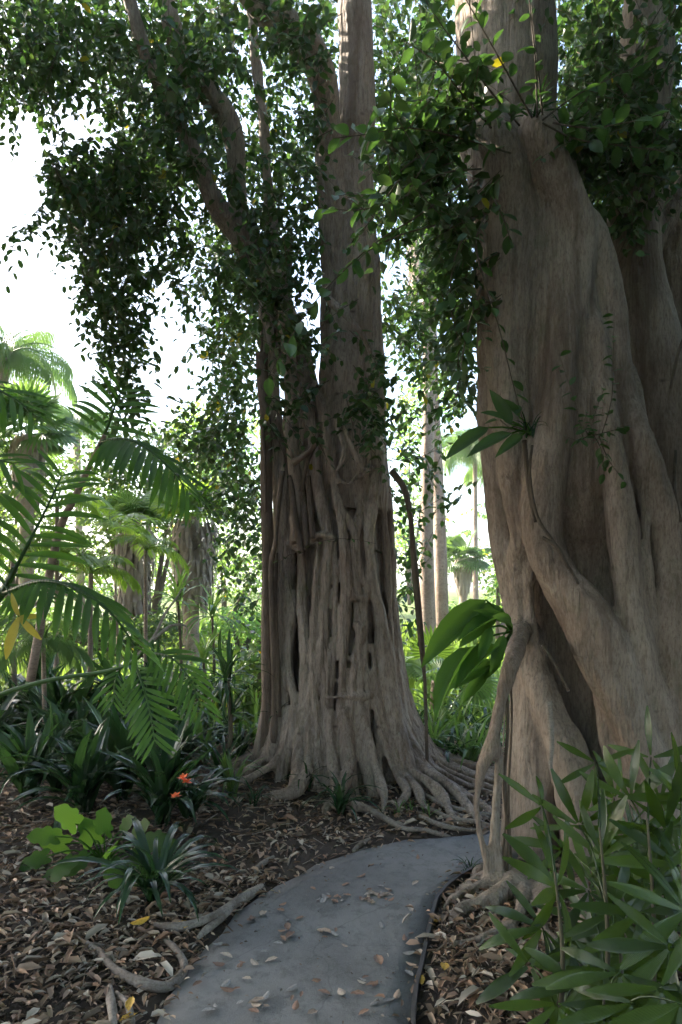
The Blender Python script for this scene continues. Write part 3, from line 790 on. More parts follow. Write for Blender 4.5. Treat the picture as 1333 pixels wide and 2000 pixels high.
# (column, row, half width, half height, nearest, farthest, twigs)
for a in [
    # upper left: dense curtain with a ragged lower edge
    (40, 60, 110, 90, 5.2, 7.5, 150), (130, 60, 110, 80, 5.2, 7.5, 110), (50, 150, 75, 60, 5.2, 7, 85), (110, 170, 60, 40, 5.4, 7, 26),
    (250, 50, 130, 80, 5.2, 8, 150), (240, 140, 70, 60, 5.2, 8, 60), (370, 60, 120, 90, 5.2, 8, 150), (480, 70, 120, 100, 5.2, 8.5, 120),
    (300, 190, 100, 80, 5.4, 8, 120), (380, 180, 80, 90, 6.2, 8, 70), (560, 200, 80, 130, 6.3, 9, 130), (590, 60, 90, 80, 6.3, 9, 80), (480, 200, 60, 90, 6.2, 9, 38),
    (300, 290, 90, 70, 5.3, 8, 130), (250, 320, 60, 60, 5.3, 8, 60), (380, 330, 70, 90, 5.9, 8, 70),
    (120, 330, 32, 45, 5.4, 6.4, 34), (170, 350, 60, 40, 5.4, 6.6, 50), (220, 370, 90, 55, 5.4, 7, 120), (160, 400, 60, 40, 5.4, 6.8, 42),
    (300, 400, 70, 60, 5.4, 7.5, 90), (190, 470, 70, 60, 5.4, 6.8, 85), (280, 480, 80, 60, 5.4, 7.5, 70), (210, 540, 60, 60, 5.4, 6.8, 70), (300, 550, 50, 40, 5.6, 7, 18),
    (230, 610, 52, 50, 5.4, 6.6, 60), (240, 680, 46, 50, 5.4, 6.6, 55), (240, 750, 34, 40, 5.4, 6.4, 30), (245, 800, 20, 30, 5.4, 6.2, 8), (80, 440, 40, 16, 5.6, 6.2, 7),
    # middle, in front of and behind the limbs
    (430, 300, 60, 60, 6.2, 8, 40), (520, 320, 60, 90, 5.6, 8, 75), (450, 470, 90, 70, 6.2, 8, 110), (540, 430, 50, 80, 5.4, 6.4, 60), (400, 520, 80, 50, 5.6, 8, 60),
    (500, 540, 60, 60, 5.2, 7, 75), (350, 570, 40, 20, 5.8, 7, 10), (590, 400, 26, 110, 5.4, 6.2, 26), (610, 300, 30, 90, 6.2, 8, 36), (590, 500, 26, 50, 5.3, 5.7, 9),
    (450, 620, 70, 60, 5.8, 8, 75), (470, 700, 50, 70, 5.8, 8, 75), (400, 690, 40, 40, 6, 8, 9), (440, 780, 60, 60, 5.8, 8, 70), (390, 800, 50, 40, 6, 8, 18), (370, 850, 40, 50, 6, 8, 20),
    (450, 880, 55, 60, 5.8, 8, 75), (400, 900, 40, 50, 6, 8, 26), (460, 970, 50, 60, 5.9, 8, 60), (430, 1010, 40, 40, 6, 8, 18), (480, 1060, 36, 60, 5.9, 8, 45), (470, 1140, 36, 50, 6, 8, 22), (495, 1200, 20, 40, 6, 7.5, 9),
    (620, 800, 30, 60, 5.25, 5.45, 7), (725, 740, 26, 60, 5.2, 5.5, 18), (700, 800, 40, 30, 5.2, 5.5, 14), (735, 860, 20, 40, 5.3, 5.5, 10), (545, 860, 30, 40, 5.4, 5.6, 6), (560, 650, 30, 60, 5.2, 5.6, 9),
    (555, 40, 70, 50, 5.0, 5.35, 30), (600, 110, 40, 50, 5.1, 5.4, 14), (620, 250, 30, 60, 5.2, 5.6, 12),
    (330, 210, 45, 60, 5.0, 5.4, 26), (400, 300, 36, 40, 5.2, 5.5, 10), (350, 120, 50, 50, 5.2, 5.6, 20),
    (540, 560, 40, 60, 5.2, 5.5, 26), (590, 650, 26, 80, 5.2, 5.5, 18), (552, 760, 26, 60, 5.3, 5.5, 12), (640, 640, 20, 60, 5.1, 5.3, 6), (600, 320, 30, 50, 5.2, 5.6, 12), (450, 380, 30, 40, 5.3, 5.6, 10),
    # right of the trunk
    (800, 60, 80, 90, 6, 9, 130), (860, 60, 50, 90, 6, 9, 70), (780, 200, 60, 90, 6, 9, 95), (850, 190, 60, 90, 6, 9, 100), (800, 330, 80, 70, 6, 9, 110), (870, 330, 50, 70, 5.6, 8, 70),
    (800, 440, 80, 50, 6, 9, 85), (880, 450, 40, 60, 5.6, 8, 60), (790, 520, 50, 40, 6, 8, 16), (870, 540, 60, 50, 5.6, 8, 60), (800, 590, 60, 40, 6, 8, 36), (840, 640, 90, 50, 5.8, 8, 100), (900, 680, 40, 50, 5.6, 7.5, 36),
    (800, 700, 50, 30, 6, 8, 18), (860, 740, 70, 30, 5.8, 8, 26), (790, 790, 30, 25, 6, 8, 8), (880, 800, 40, 30, 5.6, 7, 9), (790, 860, 28, 40, 6, 7.5, 12), (830, 900, 50, 36, 5.6, 7, 12), (790, 960, 28, 50, 6, 7.5, 17),
    (850, 990, 50, 30, 5.6, 7, 6), (790, 1060, 26, 60, 6, 7.5, 22), (840, 1080, 40, 30, 5.8, 7, 6), (790, 1160, 22, 50, 6, 7.5, 16), (800, 1220, 22, 25, 6, 7, 5),
    # above the picture, the rest of the crown
    (100, -150, 300, 130, 4.5, 9, 200), (500, -150, 300, 130, 5, 10, 200), (850, -150, 200, 130, 5.5, 10, 130), (300, -420, 600, 160, 5, 10, 260), (-250, 60, 200, 200, 4.5, 9, 200), (-250, -300, 250, 250, 4.5, 9, 150),
]:
    cr.clump(*a, dens=(.56 if a[0] < 330 and a[1] > 300 else (.4 if a[1] > 1000 else .58)) if a[1] > -80 else .45)
# single hanging twigs against the sky
for px, py, Y, dx, dz, L, n in [(40, 195, 5.6, -.15, -1, .42, 12), (78, 190, 5.6, .05, -1, .45, 13), (125, 165, 5.6, -.35, -1, .42, 9), (150, 130, 5.5, -.35, -1, .3, 7), (12, 170, 5.6, -.02, -1, .45, 13), (75, 410, 5.7, -.75, -.75, .55, 10),
                               (60, 440, 5.7, -.4, -1, .5, 10), (180, 265, 5.6, -.5, -.5, .35, 9), (110, 385, 5.7, -.7, -.4, .3, 8), (140, 430, 5.7, -.1, -1, .35, 7), (100, 425, 5.8, .1, -1, .28, 6), (290, 620, 5.7, .2, -1, .32, 6), (300, 680, 5.8, .1, -1, .25, 5),
                               (220, 790, 5.6, 0, -1, .3, 8), (250, 800, 5.6, .1, -1, .35, 9), (370, 600, 6, -.3, -1, .3, 6), (380, 670, 6.2, -.4, -.6, .35, 7), (160, 560, 5.7, -.3, -1, .3, 6), (180, 620, 5.7, -.3, -1, .3, 6)]:
    cr.twig(W(px, py, Y), (dx, rng.uniform(-.2, .2), dz), L, n, .105, droop=.1)
NL1 = cr.build(fig, FIG_LEAF)

# crown of the broad fig, in shade against its own trunk
c2 = Sprays()
for a in [
    (1130, 60, 50, 90, 5.2, 8, 90), (1190, 80, 60, 100, 5.2, 8, 110), (1140, 190, 60, 60, 5.0, 7.5, 85), (1180, 290, 70, 60, 4.4, 7.5, 110), (1300, 60, 60, 110, 5.4, 8, 90), (1310, 220, 40, 90, 5.4, 8, 70), (1160, 370, 60, 50, 5.2, 7.5, 50), (1310, 340, 50, 50, 5.4, 7.5, 55),
    (1200, 200, 70, 70, 4.3, 4.8, 40), (1280, 290, 70, 40, 4.3, 4.8, 36), (1210, 330, 80, 30, 4.3, 4.7, 30), (1130, 260, 60, 25, 4.1, 4.5, 26), (1180, 120, 50, 70, 4.4, 4.8, 22), (1280, 120, 50, 90, 4.5, 4.8, 20), (1300, 400, 30, 40, 5.6, 7, 9),
    (1150, 420, 30, 50, 4.6, 5.4, 14), (1220, 420, 40, 30, 4.4, 4.8, 10),
    (810, 300, 80, 60, 3.7, 4.5, 36), (860, 380, 70, 80, 3.8, 4.6, 36), (750, 390, 50, 50, 3.6, 4.3, 12), (850, 220, 70, 60, 3.8, 4.5, 34), (930, 130, 40, 80, 3.8, 4.2, 12), (900, 480, 40, 70, 3.9, 4.6, 26), (900, 620, 36, 80, 4.0, 4.8, 24), (890, 740, 36, 40, 4.0, 4.8, 10),
    (1050, -120, 220, 100, 3.8, 8, 130), (1300, -150, 200, 150, 3.8, 8, 150), (1550, 150, 180, 300, 4.2, 8, 220), (1200, -450, 500, 200, 4, 9, 220),
]:
    c2.clump(*a, tint=1.0, dens=.75)
NL2 = c2.build(figr, FIG_LEAF)

# boughs of the broad fig that hang before the trunks: every leaf its own piece
def grid_leaf(name, mat, outline, fold=.12, curl=.18, wave=0.0, base=.0):
    """a leaf blade, length 1 along +Y; outline: list of (y, half width)"""
    v = []; f = []
    for y, h in outline:
        z = -curl * y * y
        wv = wave * math.sin(y * 17)
        v += [(-h, y, z + fold * h + wv), (-h * .5, y, z + fold * h * .35), (0, y, z), (h * .5, y, z + fold * h * .35), (h, y, z + fold * h - wv)]
    for i in range(len(outline) - 1):
        for k in range(4):
            a = i * 5 + k
            f.append((a, a + 1, a + 6, a + 5))
    m = MB(); m.add(v, f)
    return m.build(name, mat)
OVAL = [(0, .004), (.06, .01), (.14, .12), (.3, .22), (.5, .265), (.7, .23), (.86, .14), (.95, .06), (1, .004)]
fig_leaves = [grid_leaf('fig_leaf', FIG_LEAF_OBJ, OVAL, f_, c_) for f_, c_ in ((.25, .12), (.4, .2), (.1, .3), (.5, .08))]
rl = random.Random(11)
def bough(parent, pts, r, n, ls, name='bough', spread=1.0, leaves=None, mat=TWIG, t0=.08, label=None):
    """a twig through world points with its leaves as pieces"""
    P = cat_rom(np.array([tuple(p) for p in pts], float), 6)
    m = MB(); tube(m, pts, np.linspace(r, r * .35, len(pts)), 6, 4)
    b = add(name, m.build(name, mat), parent, label=label)
    L = np.r_[0, np.cumsum(np.linalg.norm(np.diff(P, axis=0), axis=1))]
    for i in range(n):
        u = (t0 + (1 - t0) * (i + rl.uniform(0, .7)) / n) * L[-1]
        k = min(int(np.searchsorted(L, u)), len(P) - 1); k = max(k, 1)
        q = P[k - 1] + (P[k] - P[k - 1]) * ((u - L[k - 1]) / (L[k] - L[k - 1] + 1e-9))
        t = Vector(P[k] - P[k - 1]).normalized()
        sd_ = t.cross(Vector((rl.gauss(0, .3), rl.gauss(0, .3), 1))).normalized() * (1 if i % 2 else -1)
        d = t * .5 + sd_ * .85 * spread + Vector((rl.gauss(0, .22), rl.gauss(0, .22), rl.gauss(-.28, .25)))
        nn = Vector((rl.gauss(0, .4), rl.gauss(-.25, .4), 1))
        s = ls * rl.uniform(.7, 1.15)
        add('leaf', rl.choice(leaves or fig_leaves), b, frame(q, d, nn, s))
    return b
def px_bough(parent, pts, *a, **k):
    return bough(parent, [W(*p) for p in pts], *a, **k)
for pts, n, ls in [
    ([(1000, 300, 4.1), (900, 270, 3.9), (800, 250, 3.8), (720, 262, 3.75), (655, 270, 3.7)], 22, .13),
    ([(900, 280, 3.95), (830, 300, 3.85), (770, 345, 3.8), (720, 400, 3.75)], 16, .13),
    ([(940, 330, 3.95), (860, 340, 3.8), (780, 390, 3.75), (700, 410, 3.7), (620, 405, 3.65)], 20, .12),
    ([(900, 360, 3.9), (820, 420, 3.8), (740, 470, 3.75), (660, 540, 3.7), (600, 610, 3.65), (550, 690, 3.6), (520, 745, 3.6)], 24, .12),
    ([(930, 240, 4.0), (860, 210, 3.9), (790, 190, 3.85), (730, 215, 3.8)], 15, .12),
    ([(960, 250, 4.0), (900, 180, 3.8), (850, 120, 3.7), (790, 80, 3.65)], 15, .12),
    ([(1015, 245, 4.0), (960, 180, 3.8), (905, 105, 3.7), (850, 30, 3.65), (810, -40, 3.6)], 16, .12),
    ([(1040, 230, 4.0), (990, 140, 3.8), (945, 60, 3.7), (900, -20, 3.6)], 15, .12),
    ([(1050, 230, 4.0), (1046, 120, 3.9), (1036, 20, 3.85), (1030, -50, 3.8)], 8, .09),
    ([(1060, 225, 4.0), (1050, 120, 3.9), (1038, 10, 3.85)], 6, .08),
    ([(960, 400, 3.9), (930, 470, 3.85), (950, 560, 3.85), (975, 640, 3.85), (1005, 760, 3.9), (1030, 850, 3.9)], 13, .09),
    ([(930, 420, 3.9), (890, 500, 3.85), (880, 590, 3.85), (900, 680, 3.85)], 13, .12),
    ([(940, 560, 3.9), (915, 640, 3.85), (900, 720, 3.8), (890, 790, 3.8)], 12, .11),
    ([(1060, 240, 4.0), (1120, 270, 4.0), (1180, 280, 4.05), (1260, 290, 4.1), (1340, 300, 4.2)], 14, .12),
    ([(1060, 235, 4.0), (1120, 190, 4.0), (1200, 150, 4.1), (1290, 110, 4.2)], 13, .12),
    ([(1080, 240, 4.0), (1150, 250, 3.95), (1220, 240, 3.95), (1290, 225, 3.95)], 13, .13),
    ([(850, 440, 3.85), (780, 460, 3.8), (720, 490, 3.75), (690, 520, 3.7)], 9, .12),
    ([(960, 380, 3.9), (985, 430, 3.85), (1000, 480, 3.85)], 8, .10),
]:
    px_bough(figr, pts, .006, n, ls)
# twigs of the middle fig beside its trunk
for pts, n, ls in [
    ([(1000, 840, 4.0), (930, 790, 4.6), (860, 800, 5.0), (790, 825, 5.3), (765, 835, 5.4)], 10, .10),
    ([(765, 895, 5.5), (800, 900, 5.4), (850, 880, 5.3), (900, 860, 5.2)], 9, .10),
    ([(760, 960, 5.5), (810, 1000, 5.4), (860, 975, 5.3), (905, 965, 5.2)], 9, .10),
    ([(585, 1075, 5.3), (545, 1095, 5.25), (620, 1060, 5.2), (680, 1052, 5.15), (735, 1062, 5.15)], 9, .055),
]:
    px_bough(fig, pts, .004, n, ls)
# ------------------------------------------------------------------ litter
def visible_ground(n, xr, yr, keep):
    P = np.c_[rng.uniform(*xr, n), rng.uniform(*yr, n)]
    px = 666.5 + F * P[:, 0] / P[:, 1]
    m = (px > -120) & (px < 1450) & keep(P)
    return P[m]
pal = np.array([(.33, .215, .135), (.24, .145, .085), (.40, .29, .195), (.16, .10, .06), (.46, .37, .28), (.30, .17, .10), (.20, .135, .09), (.36, .235, .165), (.48, .40, .32)])
def litter(n, yr, s0, s1, thick):
    P = visible_ground(n, (-5.5, 3.2), yr, lambda P: path_d(P) > -.16)
    d = path_d(P)
    P = P[rng.random(len(P)) < np.where(d < 0, .20 * np.clip(1 + d / .15, 0, 1) ** 2, np.clip(.45 + d * 2.2, 0, 1))]
    dr = .5 + .5 * np.sin(P[:, 0] * 3.1 + 2 * np.sin(P[:, 1] * 2.3)) * np.sin(P[:, 1] * 3.7 + P[:, 0])
    P = P[rng.random(len(P)) < .80 + .20 * dr]
    k = len(P)
    T = np.c_[P, np.maximum(ground_arr(P), np.where(path_d(P) < 0.01, .008, -1)) + rng.uniform(.003, thick, k)]
    a = rng.uniform(0, 2 * np.pi, k)
    D = np.c_[np.cos(a), np.sin(a), rng.normal(0, .2, k)]
    Nn = np.c_[rng.normal(0, .35, k), rng.normal(0, .35, k), np.ones(k)]
    s = (s0 + (s1 - s0) * rng.random(k) ** 1.7) * np.where(rng.random(k) < .14, 1.7, 1)
    c = pal[rng.integers(0, len(pal), k)] * rng.uniform(.75, 1.75, k)[:, None]
    return T, frames_np(D, Nn, s, s * rng.uniform(.3, 1.1, k)), c
LT = [litter(1300, (2.0, 3.5), .055, .095, .05), litter(31000, (2.0, 3.9), .022, .07, .03), litter(26000, (3.6, 7.2), .022, .07, .03)]
tv, tf = leaf_tpl(.46, .16, .2)
add('leaf_litter', batch('leaf_litter', tv, tf, np.concatenate([a[1] for a in LT]), np.concatenate([a[0] for a in LT]), np.concatenate([a[2] for a in LT]), LITTER),
    label='thick mulch of dry brown leaves on the banks', kind='stuff')
tv2 = np.array([(-.5, -.03, 0), (.5, -.025, .02), (.5, .03, .0), (-.5, .025, .02), (-.5, 0, .05), (.5, 0, .05)]); tf2 = [(0, 1, 5, 4), (4, 5, 2, 3), (0, 3, 2, 1)]
P = visible_ground(4200, (-5, 3), (2.0, 6.5), lambda P: path_d(P) > .03); k = len(P)
a = rng.uniform(0, 2 * np.pi, k)
add('twig_litter', batch('twig_litter', tv2, tf2, frames_np(np.c_[np.cos(a), np.sin(a), rng.normal(0, .2, k)], np.tile([0, 0, 1.], (k, 1)), rng.uniform(.05, .2, k), rng.uniform(.05, .2, k)),
    np.c_[P, ground_arr(P) + .015], pal[rng.integers(0, len(pal), k)] * .8, LITTER), label='scattered twigs and bark strips among the dry leaves', kind='stuff')
P = visible_ground(7000, (-1.2, 3), (2.2, 6.2), lambda P: (path_d(P) < -.01))
P = P[rng.random(len(P)) < .12 + .88 * np.exp(path_d(P) / .06)]; k = len(P)
a = rng.uniform(0, 2 * np.pi, k); s = rng.uniform(.006, .022, k)
add('path_debris', batch('path_debris', tv, tf, frames_np(np.c_[np.cos(a), np.sin(a), rng.normal(0, .1, k)], np.c_[rng.normal(0, .3, (k, 2)), np.ones(k)], s),
    np.c_[P, np.full(k, .013)], pal[rng.integers(0, len(pal), k)] * .5, LITTER), label='specks of leaf crumbs strewn over the grey path', kind='stuff')

def dry_mat(name, c1, c2):
    m, n, l, p = new_mat(name)
    oi = N(n, 'ShaderNodeObjectInfo')
    c = mix_rgb(n, l, oi.outputs['Random'], (*c1, 1), (*c2, 1))
    f = noise_t(n, l, coords(n, l), 5, 5)
    c = mix_rgb(n, l, ramp(n, l, f, [(.45, 0), (.7, .7)]), c, mix_rgb(n, l, 1.0, c, (.4, .35, .3, 1), 'MULTIPLY'))
    l.new(c, p.inputs['Base Color']); p.inputs['Roughness'].default_value = .6
    return m
DRY = dry_mat('fallen_leaf_tan', (.42, .30, .22), (.50, .42, .34))
DRYB = dry_mat('fallen_leaf_brown', (.22, .13, .09), (.34, .20, .13))
DRYY = dry_mat('fallen_leaf_yellow', (.62, .36, .03), (.70, .42, .06))
DRYG = dry_mat('fallen_leaf_grey', (.24, .23, .22), (.36, .34, .32))
def dry_set(mat): return [grid_leaf('fallen_leaf', mat, OVAL, f_, c_, w_) for f_, c_, w_ in ((.25, .12, .02), (.4, -.08, .03), (-.3, -.12, .02))]
DS = {'t': dry_set(DRY), 'b': dry_set(DRYB), 'y': dry_set(DRYY), 'g': dry_set(DRYG)}
def fallen(x, y, z, s, kind, label, group=None):
    a = rl.uniform(0, 6.28)
    M = frame((x, y, z + s * .05), (math.cos(a), math.sin(a), rl.gauss(0, .04)), (rl.gauss(0, .10), rl.gauss(0, .10), 1), s, s * rl.uniform(.75, 1.1))
    add('fallen_leaf', rl.choice(DS[kind]), None, M, label, 'leaf', group)
for px, py, s, kd, lb in [
    (648, 1843, .085, 't', 'pale tan leaf alone in the middle of the path'), (800, 1784, .075, 't', 'tan leaf near the right edge, level with the leaf pile'), (793, 1899, .06, 't', 'pale leaf close to the edging strip, mid path'),
    (484, 1983, .07, 't', 'pale tan leaf at the bottom of the path, left of a grey leaf'), (510, 1978, .065, 'g', 'grey leaf at the bottom of the path beside a tan one'), (432, 1952, .06, 'g', 'dark grey curled leaf low on the path near its left edge'),
    (748, 1979, .06, 'g', 'grey leaf at the bottom of the path, left of a yellowish one'), (772, 1974, .06, 't', 'yellowish leaf at the bottom of the path near the right edge'), (745, 1907, .08, 'b', 'brown curled leaf on the path left of the edging strip'), (430, 1882, .07, 't', 'tan leaf lying by the left edge of the path'),
    (520, 1797, .07, 't', 'orange tan leaf on the path beside the pale surface root'), (488, 1810, .06, 'b', 'rusty leaf on the path tight by the surface root'), (575, 1838, .07, 'b', 'brown leaf with dark back, left of the pale tan leaf')]:
    p = G(px, py); fallen(p.x, p.y, .010, s, kd, lb)
for px, py, s, kd, lb in [(838, 1810, .07, 'y', 'orange yellow leaf on the roots at the edge of the path'), (253, 1818, .10, 'y', 'large orange leaf on the mulch below the strap-leaved plant'), (360, 1828, .11, 'y', 'yellow leaf resting against the pale surface root'), (250, 2005 - 12, .08, 'y', 'orange leaf at the bottom edge by the path corner'),
                      (80, 1650, .10, 't', 'tan leaf on the mulch left of the lobed plant'), (270, 1995, .08, 'y', 'second orange leaf at the bottom edge by the path corner'), (870, 1895, .07, 'y', 'small orange leaf among the roots right of the edging'), (825, 1940, .08, 'y', 'orange leaf on the mulch just right of the edging strip')]:
    p = G(px, py); fallen(p.x, p.y, p.z + .03, s, kd, lb)
n = 0
while n < 100:
    py = 1636 + 364 * rl.random() ** .8; px = rl.uniform(300, 1000)
    if n < 22: px, py = rl.gauss(735, 22), rl.gauss(1768, 7)
    elif n < 30: px, py = rl.gauss(648, 12), rl.gauss(1769, 4)
    p = G(px, py)
    if path_d([[p.x, p.y]])[0] > -.03: continue
    kd = rl.choice('tbgb' if n >= 22 else 'ttb')
    if n < 30: fallen(p.x, p.y, .010, rl.uniform(.035, .06), kd, 'small dry leaf in the loose pile across the middle of the path', 'leaf pile on the path')
    else: fallen(p.x, p.y, .010, rl.uniform(.03, .065), kd, 'small dry leaf lying singly on the grey path', 'leaves scattered over the path')
    n += 1

# pale surface roots beside the path
def surface_root(pts, rad, label, seg=9):
    m = MB()
    P = [G(*q) for q in pts]
    R = [r * .78 / F * p.y for r, p in zip(rad, P)]
    tube(m, [Vector((p.x, p.y, p.z + r * .5 + .016)) for p, r in zip(P, R)], R, seg, 5, wob=.16)
    return m
def root_thing(strands, label):
    m0 = surface_root(*strands[0], label)
    r_ = root('surface_root', G(*strands[0][0][0]), label, 'root', 'surface roots along the path')
    for s_ in strands:
        add('root_strand', surface_root(*s_, label).build('root_strand', ROOT_M), r_)
root_thing([([(300, 1815), (340, 1822), (380, 1815), (420, 1800), (460, 1775), (490, 1755), (512, 1738)], [6, 11, 12, 13, 13, 11, 7]), ([(385, 1842), (405, 1825), (430, 1805), (450, 1785)], [4, 9, 11, 10])], 'thick pale forked root lying along the left edge of the path')
root_thing([([(170, 1850), (195, 1870), (225, 1905), (270, 1930), (320, 1940), (350, 1925), (360, 1895), (340, 1860), (322, 1845)], [5, 9, 11, 12, 12, 13, 12, 9, 5]), ([(175, 1852), (215, 1862), (250, 1868)], [5, 7, 5])], 'curved pale root looping back from the path corner')
root_thing([([(215, 1935), (216, 1960), (220, 1985), (222, 2015)], [6, 10, 11, 11]), ([(228, 1950), (250, 1975), (258, 2010)], [6, 8, 8])], 'short forked root at the bottom left, below the looping root')
root_thing([([(498, 1712), (505, 1700), (520, 1690), (535, 1680)], [4, 6, 6, 4])], 'small root stub poking from mulch left of the path bend')
root_thing([([(690, 1665), (705, 1655), (722, 1645)], [4, 6, 4])], 'little root crossing the edge of the path bend')
root_thing([([(725, 1590), (760, 1610), (790, 1625), (830, 1632), (880, 1630)], [6, 7, 6, 6, 4])], 'low root running from the lattice fig along the path bend')
for i, (pts, rad) in enumerate([([(830, 1560), (870, 1580), (910, 1590), (960, 1605)], [6, 6, 6, 4]), ([(840, 1585), (880, 1605), (930, 1612), (985, 1622)], [6, 6, 5, 4]), ([(850, 1570), (900, 1600), (940, 1596), (1000, 1600)], [6, 5, 5, 4]), ([(820, 1600), (860, 1618), (910, 1624), (960, 1628)], [5, 6, 5, 3]), ([(860, 1560), (920, 1572), (980, 1590)], [6, 6, 4])]):
    m = surface_root(pts, rad, '')
    add('surface_root', m.build('surface_root', ROOT_M), fig)

# ------------------------------------------------------------------ leaf shapes for plants
def arch_blade(name, mat, w, e0, e1, n=7, shape='strap', fold=.35):
    p = np.zeros(2); v = []; f = []
    for i in range(n + 1):
        t = i / n
        e = math.radians(e0 + (e1 - e0) * t ** 1.2)
        if shape == 'strap': h = w * (.55 + .45 * min(t * 4, 1)) * (1 - max(0, (t - .55) / .45) ** 2.2) + .002
        else: h = w * math.sin(math.pi * min(t * .92 + .06, 1)) ** .8 + .002
        nrm = (-math.sin(e), math.cos(e))
        v += [(-h, p[0] + nrm[0] * h * fold, p[1] + nrm[1] * h * fold), (0, p[0], p[1]), (h, p[0] + nrm[0] * h * fold, p[1] + nrm[1] * h * fold)]
        p = p + np.array([math.cos(e), math.sin(e)]) / n
    for i in range(n):
        a = i * 3
        f += [(a, a + 1, a + 4, a + 3), (a + 1, a + 2, a + 5, a + 4)]
    m = MB(); m.add(v, f)
    return m.build(name, mat)
def strap_plant(name, loc, n, L, meshes, label, cat, group=None, tilt=.12, rise=0.0, parent=None, pname='leaf'):
    r_ = parent or root(name, loc, label, cat, group)
    for i in range(n):
        a = i * 2.39996 + rl.uniform(-.3, .3)
        s = L * rl.uniform(.65, 1.1)
        M = Matrix.Translation(Vector(loc) + Vector((math.cos(a), math.sin(a), 0)) * .02 + Vector((0, 0, rise * rl.random()))) @ Matrix.Rotation(a, 4, 'Z') @ Matrix.Rotation(rl.gauss(0, tilt), 4, 'X') @ Matrix.Rotation(rl.gauss(0, tilt), 4, 'Y') @ Matrix.Scale(s, 4)
        add(pname, rl.choice(meshes), r_, M)
    return r_
CLIVIA = [arch_blade('clivia_leaf', STRAP, .052, e0, e1) for e0, e1 in ((84, 30), (78, 0), (68, -25), (82, 50))]
LILY = [arch_blade('lily_leaf', STRAP, .030, e0, e1) for e0, e1 in ((80, -55), (76, -30), (70, -70), (62, -40))]
SPIDER = [arch_blade('spider_leaf', STRAP, .022, e0, e1) for e0, e1 in ((82, -50), (76, -80), (66, -60), (80, 0))]
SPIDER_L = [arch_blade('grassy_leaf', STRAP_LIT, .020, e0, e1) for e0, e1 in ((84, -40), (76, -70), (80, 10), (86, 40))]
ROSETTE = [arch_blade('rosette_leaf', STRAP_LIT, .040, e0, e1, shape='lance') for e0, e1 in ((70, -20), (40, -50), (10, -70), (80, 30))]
ROSETTE_D = [arch_blade('rosette_leaf', STRAP, .035, e0, e1, shape='lance') for e0, e1 in ((70, -20), (40, -50), (10, -70), (80, 30))]

# the bed left of the path
strap_plant('strap_lily', G(300, 1765), 40, .60, LILY, 'arching strap-leaved lily nearest the path on the mulch, below the lobed leaves', 'lily', tilt=.1)
cl = strap_plant('clivia', G(318, 1612), 50, .72, CLIVIA, 'dark broad-leaved clivia with orange flowers on the bed', 'clivia', tilt=.14)
FLOWER = simple_mat('orange_petal', (.85, .10, .02), (.95, .22, .04), 30, .5)
for px, py in ((358, 1520), (343, 1556), (364, 1528)):
    c0 = W(px, py, G(318, 1612).y - .42)
    m = MB()
    for k in range(9):
        a = k * 2.4; d = Vector((math.cos(a), math.sin(a), rl.uniform(-.2, 1.2))).normalized()
        e = c0 + d * .04
        s_ = d.cross(Vector((0, 0, 1))).normalized() * .015
        m.add([c0, c0 + d * .016 + s_, e, c0 + d * .016 - s_], [(0, 1, 2, 3)])
    fl = add('flower', m.build('flower', FLOWER), cl)
    m = MB(); b0 = G(318, 1612); tube(m, [b0, (b0 + c0) / 2 + Vector((.02, 0, .03)), c0], .006, 5, 3)
    add('flower_stalk', m.build('flower_stalk', STRAP), cl)
strap_plant('clivia', G(165, 1590), 44, .68, CLIVIA, 'flowerless dark clivia behind the lobed leaves', 'clivia', tilt=.2)
strap_plant('clivia', G(240, 1560), 44, .75, CLIVIA, 'dark clivia clump between the two front clivias, set further back', 'clivia', tilt=.2)
strap_plant('strap_lily', G(110, 1545), 38, .7, LILY, 'dark strap lily at the left edge of the planted bed', 'lily')
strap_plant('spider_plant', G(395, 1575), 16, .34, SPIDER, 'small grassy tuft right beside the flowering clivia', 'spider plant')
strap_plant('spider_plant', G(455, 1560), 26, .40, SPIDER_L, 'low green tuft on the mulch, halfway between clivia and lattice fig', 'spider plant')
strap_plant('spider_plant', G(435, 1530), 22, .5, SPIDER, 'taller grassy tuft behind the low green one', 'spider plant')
strap_plant('spider_plant', G(665, 1592), 30, .44, SPIDER, 'full spider plant at the front foot of the lattice fig', 'spider plant')
strap_plant('spider_plant', G(600, 1545), 16, .36, SPIDER, 'smaller spider plant at the left foot of the lattice fig', 'spider plant')
strap_plant('spider_plant', CT.surf(548, 1412, .06), 11, .30, SPIDER, 'spider plant lodged on the trunk of the lattice fig above the ground', 'spider plant')
strap_plant('spider_plant', G(495, 1575), 12, .26, SPIDER, 'sparse tuft by yellow leaves left of the lattice fig', 'spider plant')
strap_plant('grass_tuft', G(915, 1712), 20, .16, SPIDER, 'small tuft at the tip of the bank behind the free root strands', 'grass tuft')
for px, py in ((775, 1592), (800, 1588), (835, 1596)):
    strap_plant('small_fern', G(px, py), 10, .16, SPIDER_L, 'small weed among the lattice fig roots by the path, ' + {775: 'leftmost of three', 800: 'middle of three', 835: 'rightmost of three'}[px], 'weed', 'weeds at the foot of the lattice fig')

